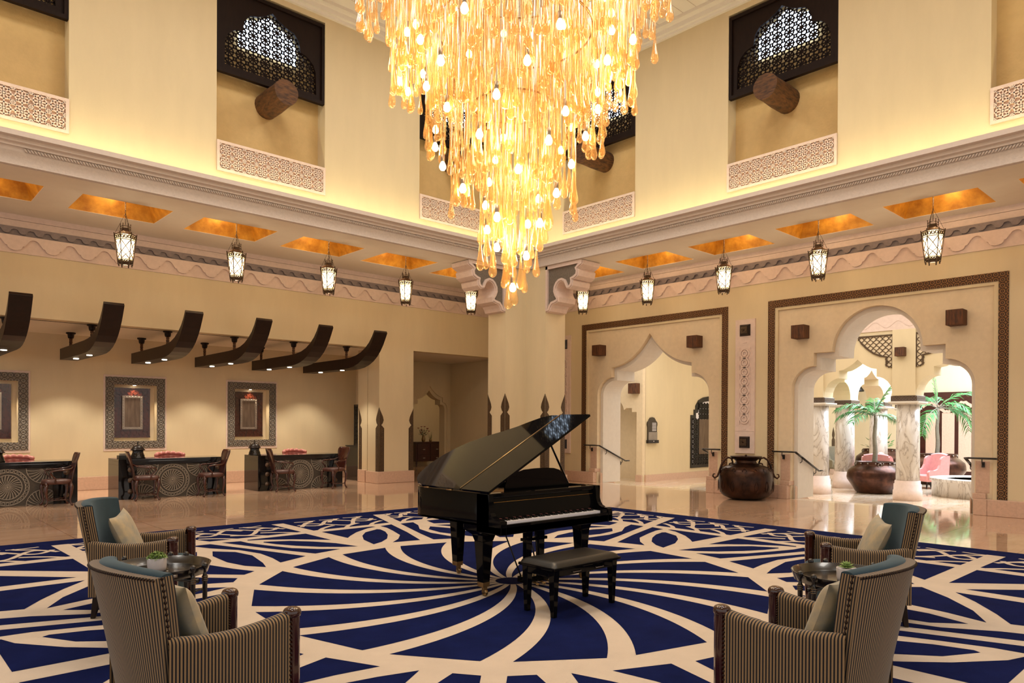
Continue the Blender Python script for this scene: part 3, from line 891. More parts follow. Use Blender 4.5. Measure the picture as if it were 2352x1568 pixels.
# ---- handrails in the passages
def handrail(y0, s, label, short=False):
    # s: +1 the rail's wall lies toward +y (left jamb), -1 toward -y (right jamb)
    t = thing('handrail', label, 'handrail', (XR, y0, .5), 0, 'black handrails at the arch steps')
    mb = MB()
    j = y0
    pts = [(XR-.075, j+s*.45, 1.05), (XR-.075, j+s*.02, 1.05), (XR-.02, j-s*.065, 1.045), (XR+.25, j-s*.065, .94), (XR+1.15, j-s*.065, .585), (XR+1.32, j-s*.065, .585)]
    for a, b in zip(pts[:-1], pts[1:]): mb.tube([a, b], .026, 8, squash=(.7, 1.25))
    mb.build('rail', M['iron'], t)
    for (x, y, z, dx, dy) in ((XR-.075, j+s*.22, 1.03, .085, 0), (XR+.3, j-s*.065, .90, 0, s*.065), (XR+1.0, j-s*.065, .62, 0, s*.065)):
        mb = MB(); mb.tube([(x, y, z), (x, y, z-.07), (x+dx*.5, y+dy*.5, z-.10), (x+dx, y+dy, z-.10)], .009, 6)
        e = (x+dx, y+dy, z-.10)
        if dx: mb.box(e[0]-.012, e[0]+.002, e[1]-.025, e[1]+.025, e[2]-.05, e[2]+.05)
        else: mb.box(e[0]-.025, e[0]+.025, min(e[1], e[1]-s*.01), max(e[1], e[1]-s*.01), e[2]-.05, e[2]+.05)
        mb.build('bracket', M['iron'], t)
handrail(PR+1.715, 1, 'black handrail on the left jamb of the wide arch')
handrail(PR-1.715, -1, 'black handrail on the right jamb of the wide arch')
handrail(PL+1.715, 1, 'black handrail on the left jamb of the pointed arch')
handrail(PL-1.715, -1, 'black handrail on the right jamb of the pointed arch')
# ================================================================= RECEPTION SIDE
# ---- carved rosette relief for the desk fronts
def rosette(mb, cx, cz, r, y, half=None, n=24, beads=True):
    """wheel of curved ribs on the plane y, facing -y; half: None, or (a0, a1) degrees"""
    a0, a1 = half if half else (0, 360)
    k = int(n*(a1-a0)/360)
    for i in range(k):
        a = a0 + (a1-a0)*(i+.5)/k
        path = [(cx+r*q*math.cos(R(a+26*(1-q))), cz+r*q*math.sin(R(a+26*(1-q)))) for q in (.12, .35, .6, .8, .97)]
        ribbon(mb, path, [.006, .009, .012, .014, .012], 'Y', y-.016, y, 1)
    def ring(q, w):
        m = max(8, int(34*(a1-a0)/360))
        pts = [(cx+q*math.cos(R(a0+(a1-a0)*i/m)), cz+q*math.sin(R(a0+(a1-a0)*i/m))) for i in range(m+(0 if half is None else 1))]
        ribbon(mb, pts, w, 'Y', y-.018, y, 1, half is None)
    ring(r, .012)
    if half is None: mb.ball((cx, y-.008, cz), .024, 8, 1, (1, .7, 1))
    if beads:
        ring(r*1.22, .01); ring(r*1.5, .012)
        nb = int(30*(a1-a0)/360)
        for i in range(nb):
            a = a0+(a1-a0)*(i+.5)/nb
            q = r*1.36
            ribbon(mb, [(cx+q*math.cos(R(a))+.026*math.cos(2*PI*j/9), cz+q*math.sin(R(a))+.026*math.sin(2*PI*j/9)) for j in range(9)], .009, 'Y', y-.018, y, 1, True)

def desk():
    W, D_, H = 2.26, .80, .85       # local: x from 0 to W, front at y = 0
    t = thing('reception_desk', 'x', 'desk', (0,0,0), 0, 'black granite reception desks')
    mb = MB(); mb.box(0, W, 0, D_, H-.045, H); mb.box(0, W, .004, D_, H-.125, H-.045)
    mb.build('desk_top', M['blackgran'], t, bevel=.004)
    for (x0, x1, s) in ((0, .355, .23), (W-.42, W, W-.20)):
        mb = MB(); mb.box(x0, x1, .004, D_, 0, H-.125)
        p = mb.build('pedestal', M['blackgran'], t)
        for z in (.165, .40, .625):
            mb = MB(); mb.M = Matrix.Translation((s, .006, z)) @ Matrix.Rotation(R(90), 4, 'X')
            mb.lathe([(.055, 0), (.053, .008), (.03, .012), (.026, .024), (.001, .03)], n=18)
            mb.build('round_stud', M['plate'], p)
    mb = MB(); y = .035
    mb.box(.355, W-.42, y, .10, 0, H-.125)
    cx = 1.087
    rosette(mb, cx, .37, .235, y)
    for q in (-1, 1):
        rosette(mb, cx+q*.60, .725-.003, .30, y, (180, 360) if q else None, 26, False)
        rosette(mb, cx+q*.60, .0, .30, y, (0, 180), 26, False)
        for k in range(5):
            c0 = cx+q*(.43+.0*k)
            ribbon(mb, [(cx+q*.62+.03*math.cos(2*PI*j/9), .30+.04*k+.03*0+.03*math.sin(2*PI*j/9)) for j in range(9)], .008, 'Y', y-.016, y, 1, True) if k % 2 == 0 else None
    # keep the relief inside the panel
    lo, hi = .357, W-.422
    mb.v = [(min(max(p[0], lo), hi), p[1], min(max(p[2], 0.0), H-.127)) for p in mb.v]
    mb.build('carved_front', [M['shadeground'], M['ribs']], t)
    return t
d1 = desk(); d1.location = (1.235, 16.73, 0); d1['label'] = 'black granite reception desk cut by the left edge of the photo'
dup(d1, (4.247, 16.73, 0), 0, 'middle black granite reception desk with a guest chair at each end')
dup(d1, (7.262, 16.73, 0), 0, 'black granite reception desk nearest the left post, farthest of the row')

# ---- guest chairs of dark polished wood
def guest_chair():
    t = thing('guest_chair', 'x', 'chair', (0,0,0), 0, 'polished wood guest chairs at the reception desks')
    # seat
    mb = MB()
    rings = []
    for (z, k) in ((.425, .93), (.45, 1.), (.485, 1.), (.505, .93), (.515, .70), (.518, .2)):
        g = []
        for j in range(20):
            a = 2*PI*j/20; c, s = math.cos(a), math.sin(a)
            x = .245*math.copysign(abs(c)**.55, c); y = (.235+.02*c)*math.copysign(abs(s)**.55, s)
            g.append((x*k, y*k, z))
        rings.append(g)
    v = [p for g in rings for p in g]; f = []
    for i in range(len(rings)-1):
        for j in range(20): f.append((i*20+j, i*20+(j+1) % 20, (i+1)*20+(j+1) % 20, (i+1)*20+j))
    f.append(tuple(range(20))); f.append(tuple((len(rings)-1)*20+j for j in range(20)))
    mb.add(v, f, 0, True); mb.build('seat', M['brownleather'], t)
    # cabriole legs
    for sx, sy in ((1, 1), (1, -1), (-1, 1), (-1, -1)):
        x, y = .195*sx, .195*sy
        mb = MB()
        mb.tube([(x, y, .44), (x+.02*sx, y+.015*sy, .36), (x+.015*sx, y+.01*sy, .25), (x-.005*sx, y-.0*sy, .13), (x+.005*sx, y, .06), (x+.03*sx, y+.012*sy, .025), (x+.035*sx, y+.015*sy, .0)],
                [.033, .034, .026, .018, .017, .025, .022], 8)
        mb.build('leg', M['mahogany'], t)
    mb = MB(); mb.tube([(.19, .19, .12), (-.19, .19, .12)], .010, 6); mb.tube([(.19, -.19, .12), (-.19, -.19, .12)], .010, 6); mb.tube([(.0, .19, .12), (.0, -.19, .12)], .010, 6)
    mb.build('stretcher', M['mahogany'], t)
    # fiddle shaped back, leaning
    def back(u, v_):
        z = .43 + .60*v_
        w = .115 + .045*math.sin(PI*min(1, v_*1.5)) if v_ < .45 else .115+.045*math.sin(PI*.675) + (v_-.45)*.16
        if v_ > .82: w *= math.sqrt(max(0, 1-((v_-.82)/.185)**2))*.35+.65
        y = (u*2-1)*w
        x = -.215 - .075*v_ - .055*v_*v_ - .10*(1-abs(2*u-1)**2)*.35*v_
        return x, y, z
    mb = MB()
    def solid(u, v_, o): p = back(u, v_); return (p[0]+o, p[1], p[2])
    nu, nv = 10, 12
    A = [[solid(i/nu, j/nv, .0) for j in range(nv+1)] for i in range(nu+1)]
    B = [[solid(i/nu, j/nv, -.022) for j in range(nv+1)] for i in range(nu+1)]
    v = [p for g in A for p in g] + [p for g in B for p in g]; o = (nu+1)*(nv+1); f = []
    for i in range(nu):
        for j in range(nv):
            a = i*(nv+1)+j
            f.append((a, a+1, a+nv+2, a+nv+1)); f.append((o+a, o+a+nv+1, o+a+nv+2, o+a+1))
    per = [i*(nv+1) for i in range(nu+1)] + [nu*(nv+1)+j for j in range(1, nv+1)] + [i*(nv+1)+nv for i in range(nu-1, -1, -1)] + [j for j in range(nv-1, 0, -1)]
    for k in range(len(per)):
        a, b = per[k], per[(k+1) % len(per)]; f.append((a, b, o+b, o+a))
    mb.add(v, f, 0, True); mb.build('backrest', M['mahogany'], t)
    for s in (1, -1):
        mb = MB()
        mb.tube([(-.275, .13*s, .76), (-.20, .21*s, .715), (-.08, .265*s, .70), (.06, .275*s, .695), (.14, .27*s, .68), (.155, .262*s, .64), (.11, .252*s, .585), (.065, .25*s, .54), (.06, .248*s, .47), (.055, .235*s, .44)],
                [.012, .015, .017, .018, .017, .016, .015, .015, .018, .016], 8)
        mb.build('armrest', M['mahogany'], t)
    return t
gc = guest_chair(); gc.location = (3.071, 16.43, 0); gc.rotation_euler = (0, 0, PI)
gc['label'] = 'wooden guest chair at the desk cut by the left edge'
dup(gc, (4.69, 16.42, 0), R(-6), 'wooden guest chair at the left end of the middle desk')
dup(gc, (6.043, 16.42, 0), R(180), 'wooden guest chair at the right end of the middle desk')
dup(gc, (7.747, 16.43, 0), R(-6), 'wooden guest chair at the left end of the farthest desk')
dup(gc, (9.10, 16.42, 0), R(192), 'wooden guest chair at the right end of the farthest desk')

# ---- rose leather clerk chairs behind the desks
def clerk_chair():
    t = thing('clerk_chair', 'x', 'chair', (0,0,0), 0, 'buttoned rose leather chairs behind the desks')
    mb = MB(); mb.box(-.28, .28, -.28, .26, .36, .50); mb.build('seat', M['redleather'], t, bevel=.04, seg=3)
    def bk(u, v_):
        a = (u*2-1)
        x = .30*a; yc = .26 - .16*a*a*abs(a)
        z = .40+.50*v_
        tuft = .012*math.cos(u*2*PI*5)*math.cos(v_*PI*4)
        return (x, yc-.06+.05*v_+tuft, z)
    mb = MB(); mb.grid(bk, 30, 16)
    mb.grid(lambda u, v_: (bk(u, v_)[0], bk(u, v_)[1]+.07, bk(u, v_)[2]), 30, 16)
    # rolled top
    path = []
    for i in range(25):
        a = i/24*2-1
        path.append((.30*a, .26-.16*abs(a)**3+.0, .905-.03*a*a+.008*math.cos(a*PI*5)))
    mb.tube(path, [.042+.006*math.cos((i/24*2-1)*PI*5) for i in range(25)], 10)
    for s in (-1, 1): mb.ball((.305*s, .10, .865), .048, 10)
    mb.build('backrest', M['redleather'], t)
    for s in (-1, 1):
        mb = MB(); mb.tube([(.29*s, .12, .70), (.31*s, -.05, .66), (.31*s, -.24, .645)], [.045, .05, .05], 10); mb.box(.27*s-.03, .27*s+.03, -.25, .12, .40, .64)
        mb.build('armrest', M['redleather'], t)
    mb = MB(); mb.tube([(0, 0, .36), (0, 0, .08)], .03, 8)
    for k in range(5):
        a = 2*PI*k/5; mb.tube([(0, 0, .09), (.26*math.cos(a), .26*math.sin(a), .05), (.27*math.cos(a), .27*math.sin(a), 0)], [.025, .02, .022], 6)
    mb.build('base', M['mahogany'], t)
    return t
cc = clerk_chair(); cc.location = (2.62, 17.92, 0); cc['label'] = 'buttoned rose leather chair behind the desk at the left edge'
dup(cc, (5.675, 17.92, 0), 0, 'buttoned rose leather chair behind the middle desk')
dup(cc, (8.82, 17.92, 0), 0, 'buttoned rose leather chair behind the farthest desk')

# ---- dark domed pots on the desks
def domed():
    t = thing('domed_pot', 'x', 'pot', (0,0,0), 0, 'dark domed pots standing on the desks')
    mb = MB(); mb.lathe([(.150, 0), (.152, .012), (.138, .025), (.135, .06), (.118, .10), (.108, .135), (.112, .15), (.110, .175)], n=24); mb.build('body', M['blackgran'], t)
    mb = MB(); mb.lathe([(.145, .172), (.148, .182), (.138, .19), (.128, .205), (.112, .235), (.085, .26), (.05, .275), (.022, .282)], n=24)
    l = mb.build('lid', M['wood'], t)
    mb = MB(); mb.lathe([(.022, .28), (.012, .295), (.009, .32), (.014, .328), (.018, .337), (.012, .348), (.007, .352), (.011, .36), (.004, .372)], n=12); mb.build('finial', M['iron'], l)
    return t
dp = domed(); dp.location = (2.19, 17.15, .85); dp['label'] = 'dark domed pot with finial on the desk at the left edge'
dup(dp, (4.735, 17.15, .85), 0, 'dark domed pot with finial on the middle desk')
dup(dp, (7.355, 17.15, .85), 0, 'dark domed pot with finial on the farthest desk')
t = thing('desk_box', 'small stepped grey box on the left end of the middle desk', 'box', (4.49, 17.3, .85))
mb = MB(); mb.box(4.38, 4.60, 17.22, 17.40, .85, .91); mb.build('case', M['iron'], t, bevel=.004)
mb = MB(); mb.box(4.42, 4.56, 17.25, 17.37, .91, .955); mb.build('cover', M['greypanel'], t, bevel=.004)

# ---- framed niches
def niche(c):
    t = thing('framed_niche_panel', 'x', 'wall panel', (c, 19.6, .92), 0, 'lit framed niches on the reception wall')
    y = 19.605
    mb = MB()
    x0, x1, a, b = c-.683, c+.683, .985, 2.742
    for (u0, u1, v0, v1) in ((x0, x1, a, 1.165), (x0, x1, 2.557, b), (x0, c-.492, 1.165, 2.557), (c+.492, x1, 1.165, 2.557)):
        mb.box(u0, u1, y-.03, y+.005, v0, v1)
    for k in range(9):
        for z in (1.075, 2.65):
            xx = c-.59+k*.1475
            ribbon(mb, [(xx+.055*math.cos(2*PI*j/12), z+.055*math.sin(2*PI*j/12)) for j in range(12)], .012, 'Y', y-.036, y-.03, 0, True)
    for k in range(11):
        for xx in (c-.59, c+.59):
            z = 1.22+k*.128
            ribbon(mb, [(xx+.055*math.cos(2*PI*j/12), z+.055*math.sin(2*PI*j/12)) for j in range(12)], .012, 'Y', y-.036, y-.03, 0, True)
    mb.build('stone_frame', M['nicheframe'], t)
    mb = MB()
    for (u0, u1, v0, v1) in ((x0-.04, x1+.04, a-.06, a), (x0-.04, x1+.04, b, b+.05), (x0-.04, x0, a, b), (x1, x1+.04, a, b)):
        mb.box(u0, u1, y-.015, y+.005, v0, v1)
    mb.build('outer_band', M['pink'], t, bevel=.004)
    mb = MB(); yb = 19.79; pc = c-.035
    mb.box(pc-.42, pc+.42, yb, yb+.03, 1.245, 2.49); mb.box(pc-.42, pc+.42, yb-.02, yb, 1.245, 1.275); mb.box(pc-.42, pc+.42, yb-.02, yb, 2.465, 2.49)
    def petal(px, pz, ang, l, w):
        pts = []
        for s in (1, -1):
            for q in range(7):
                u = q/6 if s > 0 else 1-q/6
                xx = l*u; zz = s*w*math.sin(PI*u)
                pts.append((px+xx*math.cos(ang)-zz*math.sin(ang), pz+xx*math.sin(ang)+zz*math.cos(ang)))
        ribbon(mb, pts, .008, 'Y', yb-.012, yb, 0, True)
    for k in range(6):
        z = 1.43+k*.168
        petal(pc+.25, z, 0, .14, .055); petal(pc-.25, z, PI, .14, .055)
    for k in range(4):
        x = pc-.2+k*.133
        petal(x, 2.31, PI/2, .12, .05); petal(x, 1.42, -PI/2, .12, .05)
    for s1 in (1, -1):
        for s2 in (1, -1): petal(pc+s1*.25, 1.865+s2*.445, math.atan2(s2, s1), .17, .05)
    wp = mb.build('wood_panel', M['mahogany'], t)
    mb = MB(); mb.box(pc-.235, pc+.235, yb-.03, yb, 1.455, 2.295); mb.build('metal_plate', M['plate'], wp, bevel=.006)
    mb = MB()
    for (u0, u1, v0, v1) in ((-.235, .235, 1.455, 1.51), (-.235, .235, 2.24, 2.295), (-.235, -.18, 1.51, 2.24), (.18, .235, 1.51, 2.24)):
        mb.box(pc+u0, pc+u1, yb-.045, yb-.03, v0, v1)
    for k in range(12):
        for u in (-.2075, .2075): mb.ball((pc+u, yb-.047, 1.50+k*.0685), .012, 6)
    for k in range(5):
        for z in (1.4825, 2.2675): mb.ball((pc-.15+k*.075, yb-.047, z), .012, 6)
    mb.build('studded_rim', M['steel'], wp)
    mb = MB(); mb.M = Matrix.Translation((c, 19.72, 2.55)); mb.lathe([(.035, 0), (.035, .006), (.02, .007)], n=12); mb.build('niche_lamp', M['spot'], t)
    return t
# each niche is built in place so its carving is its own
for c, lb in ((NX[0], 'lit carved niche cut by the left edge of the photo'), (NX[1], 'lit carved niche above the middle desk'), (NX[2], 'lit carved niche above the farthest desk, right of the row')):
    niche(c)['label'] = lb

# ---- curved dark beams hung from the recess ceiling
def beam():
    t = thing('curved_beam', 'x', 'beam', (0, 17.3, 3.06), 0, 'curved dark wooden beams over the desks')
    bot = [(19.25, 3.06), (17.1, 3.055), (16.75, 3.065), (16.5, 3.095), (16.28, 3.15), (16.08, 3.23), (15.90, 3.34), (15.75, 3.47), (15.62, 3.62), (15.52, 3.77), (15.44, 3.90)]
    top = [(15.47, 3.95), (15.58, 3.80), (15.72, 3.66), (15.90, 3.54), (16.12, 3.44), (16.36, 3.375), (16.65, 3.34), (17.0, 3.325), (19.25, 3.31)]
    mb = MB(); mb.prism(bot+top, 'X', -.18, .18, 0, smooth=False); mb.build('beam_body', M['wood'], t, bevel=.006)
    for y in (17.13, 19.06):
        mb = MB(); mb.M = Matrix.Translation((0, y, 3.31)); mb.lathe([(.03, 0), (.034, .03), (.026, .06), (.036, .09), (.028, .12), (.037, .15), (.03, .18), (.036, .21), (.03, .25)], n=10)
        rd = mb.build('turned_hanger', M['log'], t)
        mb = MB(); mb.M = Matrix.Translation((0, y, 3.55)); mb.lathe([(.055, 0), (.065, .04), (.07, .09), (.10, .105), (.10, .135)], n=14); mb.build('ceiling_cap', M['wood'], rd)
    for y in (17.35, 18.55):
        mb = MB(); mb.M = Matrix.Translation((0, y, 3.045)); mb.lathe([(.05, 0), (.055, .004), (.055, .016)], n=14); r = mb.build('downlight', M['spot'], t)
    return t
b1 = beam()
bl = ['curved dark beam cut by the left edge of the photo', 'second curved dark beam from the left edge, above the gap left of the middle desk', 'third curved dark beam from the left edge', 'fourth curved dark beam from the left, just left of the middle', 'curved dark beam next to last before the post', 'curved dark beam nearest the post, rightmost of the row']
for i in range(6):
    o = b1 if i == 0 else dup(b1, (0, 0, 0))
    o.location = (2.335+1.503*i, 17.3, 3.06); o['label'] = bl[i]

# ---- cabinet and lattice screen at the end of the recess
t = thing('side_cabinet', 'dark grey cabinet at the end of the reception recess', 'cabinet', (11.1, 18.3, 0))
mb = MB(); mb.box(10.73, 11.55, 17.95, 18.65, .0, .97); mb.build('body', M['blackgran'], t, bevel=.004)
mb = MB(); mb.box(10.71, 11.57, 17.93, 18.67, .97, 1.0); mb.build('top', M['iron'], t)
t = thing('lattice_screen', 'tall black pierced screen standing on the dark cabinet', 'screen', (10.8, 18.1, 1.0))
mb = MB()
for (y0, y1, v0, v1) in ((17.93, 17.97, 1, 2.17), (18.30, 18.34, 1, 2.17), (17.93, 18.34, 1, 1.05), (17.93, 18.34, 2.12, 2.17)): mb.box(10.79, 10.83, y0, y1, v0, v1)
mb.build('frame', M['iron'], t)
mb = MB(); lattice(mb, 17.96, 18.32, 1.05, 2.12, 'X', 10.80, 10.82, .12, .02); mb.build('lattice', M['iron'], t)

# ---- chest and flowers in the lobby behind the pointed niche
t = thing('red_chest', 'dark red chest of drawers in the doorway lobby', 'chest', (16.4, 22.3, 0))
X0, X1, Y0, Y1 = 15.72, 17.0, 22.22, 22.72
mb = MB(); mb.box(X0, X1, Y0, Y1, .20, .90); mb.build('body', M['darkred'], t, bevel=.006)
mb = MB(); mb.box(X0-.05, X1+.05, Y0-.04, Y1, .90, .94); mb.build('top', M['darkred'], t, bevel=.006)
for i in range(2):
    for (za, zb, nm) in ((.45, .86, 'door'), (.24, .42, 'drawer')):
        xa = X0+.05+i*.61; mb = MB(); mb.box(xa, xa+.57, Y0-.02, Y0, za, zb); d = mb.build(nm, M['darkred'], t, bevel=.006)
        mb = MB(); mb.box(xa+.235, xa+.335, Y0-.05, Y0-.02, (za+zb)/2-.014, (za+zb)/2+.014); mb.build('handle', M['steel'], d)
for x in (X0+.05, X1-.05):
    for y in (Y0+.04, Y1-.05):
        mb = MB(); mb.M = Matrix.Translation((x, y, 0)); mb.lathe([(.02, 0), (.03, .03), (.02, .06), (.032, .12), (.025, .16), (.035, .2)], n=10); mb.build('leg', M['darkred'], t)
t = thing('flower_vase', 'amber glass vase of red flowers on the dark red chest', 'vase', (16.22, 22.45, .94))
mb = MB(); mb.M = Matrix.Translation((16.22, 22.45, .94)); mb.lathe([(.05, 0), (.07, .03), (.075, .10), (.06, .17), (.05, .20), (.06, .23)], n=16); mb.build('vase', M['glassgold'], t)
rr = random.Random(3)
for k in range(9):
    a = rr.uniform(0, 2*PI); l = rr.uniform(.12, .30); h = rr.uniform(.32, .60)
    tip = (16.22+l*math.cos(a), 22.45+l*.6*math.sin(a), .94+h)
    mb = MB(); mb.tube([(16.22, 22.45, 1.15), (16.22+.4*l*math.cos(a), 22.45+.3*l*math.sin(a), .94+.6*h), tip], [.006, .005, .003], 5)
    st = mb.build('stem', M['darkleaf'], t)
    mb = MB()
    for q in range(5):
        b = 2*PI*q/5; mb.ball((tip[0]+.025*math.cos(b), tip[1]+.02*math.sin(b), tip[2]+.01), .022, 6, 0, (1, 1, .6))
    mb.build('flower', M['red'], st)
mb = MB()
for k in range(34):
    a = rr.uniform(0, 2*PI); l = rr.uniform(.05, .2); z = rr.uniform(1.2, 1.38)
    c = Vector((16.22+l*math.cos(a), 22.45+l*.6*math.sin(a), z)); d = Vector((math.cos(a), math.sin(a), rr.uniform(-.3, .8)))*.05; e = Vector((-math.sin(a), math.cos(a), .3))*.018
    mb.add([c-d, c+e, c+d, c-e], [(0, 1, 2, 3)])
mb.build('leaves', M['darkleaf'], t, fix=False)
t = thing('grass_tuft', 'thin yellowish grass spray beside the flower vase', 'plant', (16.55, 22.45, .94))
mb = MB(); mb.M = Matrix.Translation((16.55, 22.45, .94)); mb.lathe([(.05, 0), (.055, .05), (.045, .1)], n=12); mb.build('cup', M['glassgold'], t)
mb = MB()
for k in range(16):
    a = rr.uniform(0, 2*PI); l = rr.uniform(.03, .10); h = rr.uniform(.2, .40)
    mb.tube([(16.55, 22.45, 1.0), (16.55+.5*l*math.cos(a), 22.45+.5*l*math.sin(a), .94+.6*h), (16.55+l*math.cos(a), 22.45+l*math.sin(a), .94+h)], [.006, .004, .001], 4)
mb.build('blades', M['moss'], t)
# ================================================================= RUG
RC = Vector((5.13, 5.53)); RH = 5.98
ZR = .014
def rug():
    mb = MB()
    x0, x1, y0, y1 = RC.x-RH, RC.x+RH, RC.y-RH, RC.y+RH
    mb.box(x0, x1, y0, y1, 0.001, .011, 1)
    # cream field inside the navy edge band
    z = .012
    def poly(pts, m, z):
        mb.add([(p[0], p[1], z) for p in pts], [tuple(range(len(pts)))], m)
    h = 4.52
    poly([(RC.x-h, RC.y-h), (RC.x+h, RC.y-h), (RC.x+h, RC.y+h), (RC.x-h, RC.y+h)], 0, z)
    zn = .0132
    # navy sectors of the swirling wheel (18 arms)
    c0 = (5.105, 5.505)
    for k in range(18):
        lo, hi = [], []
        for i in range(25):
            r = .165 + (2.555-.165)*i/24
            w = (.042+.072*r)/r*180/PI          # angular width of the cream arm
            base = 4.9+20*k + (2.56-r)*11.5 + 4*max(0, .55-r)
            hi.append((c0[0]+r*math.cos(R(base+20-w/2)), c0[1]+r*math.sin(R(base+20-w/2))))
            lo.append((c0[0]+r*math.cos(R(base+w/2)), c0[1]+r*math.sin(R(base+w/2))))
        v = [(p[0], p[1], zn) for p in lo]+[(p[0], p[1], zn) for p in hi]
        mb.add(v, [(i, i+1, 25+i+1, 25+i) for i in range(24)], 1)
    poly([(c0[0]+.165*math.cos(2*PI*j/24), c0[1]+.165*math.sin(2*PI*j/24)) for j in range(24)], 1, zn)
    # navy leaves of the outer field: one eighth, mirrored and turned
    eighth = [
        [(2.86,.12),(3.07,.17),(3.28,.22),(3.6,.39),(3.86,.60),(4.02,.90),(3.97,.93),(3.72,.86),(3.44,.72),(3.15,.52),(2.96,.31)],
        [(3.56,.13),(4.32,.13),(4.32,1.00),(4.26,1.03),(4.2,.85),(3.95,.5),(3.72,.27)],
        [(2.74,.80),(3.47,1.08),(4.32,1.36),(4.27,1.12),(4.05,1.10),(3.73,1.0),(3.3,.84),(3.02,.62),(2.83,.40)],
        [(2.66,.97),(3.2,1.14),(4.30,1.52),(4.30,1.77),(3.97,1.64),(3.61,1.41),(3.19,1.31),(2.79,1.33),(2.48,1.38)],
        [(2.33,1.62),(2.6,1.54),(3.13,1.44),(3.5,1.50),(3.73,1.70),(3.4,1.82),(2.9,1.84),(2.56,1.77)],
        [(2.2,1.81),(2.48,1.93),(2.87,2.05),(3.2,2.03),(3.5,1.97),(3.82,1.86),(3.63,2.22),(3.32,2.6),(3.0,2.9),(2.09,1.97)],
        [(3.3,2.9),(3.55,2.6),(3.8,2.24),(3.97,1.95),(4.32,2.06),(4.32,2.9)],
        [(3.33,3.12),(4.32,3.12),(4.32,4.14)],
    ]
    bars = []
    def put(fn):
        for pl in eighth: poly([fn(u, v) for u, v in pl], 1, zn)
        # cream tree bars crossing the navy band, and the branching coral between them
        for (a, b) in (((4.3, 0), (5.55, .0)), ((4.3, 1.48), (5.52, 1.88)), ((4.3, 3.0), (5.55, 3.02)), ((4.3, 4.4), (5.52, 4.62))):
            strokes.append(([fn(*a), fn(*b)], .2))
        for s, e in ((.1, 1.45), (1.62, 2.92), (3.1, 4.35)):
            n = 22; w = e-s
            for ph, ub, am in ((0, 4.98, .26), (PI, 5.18, .22)):
                pts = []
                for i in range(n+1):
                    q = i/n
                    pts.append(fn(ub + am*math.sin(2*PI*q*1.5+ph)*(1 if 0 < q < 1 else .6), s + w*q + .12*(ub-4.6)))
                strokes.append((pts, .068))
            for q, up in ((.17, 1), (.5, 1), (.83, 1)):
                v0 = s+w*q+.05
                strokes.append(([fn(5.18, v0-.10), fn(5.33, v0), fn(5.42, v0+.14), fn(5.53, v0+.20)], .07))
                strokes.append(([fn(5.53, v0-.10), fn(5.49, v0+.07), fn(5.51, v0+.26)], .05))
                strokes.append(([fn(4.5, v0-.18), fn(4.64, v0-.06), fn(4.76, v0+.1), fn(4.82, v0+.22)], .07))
    strokes = []
    for a in range(4):
        ca, sa = [(1, 0), (0, 1), (-1, 0), (0, -1)][a]
        for s in (1, -1):
            put(lambda u, v: (RC.x + u*ca - v*s*sa, RC.y + u*sa + v*s*ca))
    for i, (pts, w) in enumerate(strokes):
        L_, Q = strip2d(pts, w); n = len(pts)
        zz = .0124 + .0000025*(i % 200)
        mb.add([(p[0], p[1], zz) for p in L_]+[(p[0], p[1], zz) for p in Q], [(k, k+1, n+k+1, n+k) for k in range(n-1)], 0)
    me = mb
    o = mb.build('rug', [M['rugwhite'], M['rugnavy']], fix=False)
    # every pile face looks up
    bm = bmesh.new(); bm.from_mesh(o.data)
    for f in bm.faces:
        if abs(f.normal.z) > .9 and f.calc_center_median().z > .0115 and f.normal.z < 0: f.normal_flip()
    bm.to_mesh(o.data); bm.free()
    return tag(o, 'large square navy and cream rug with a swirling wheel at its centre', 'rug')
rug()

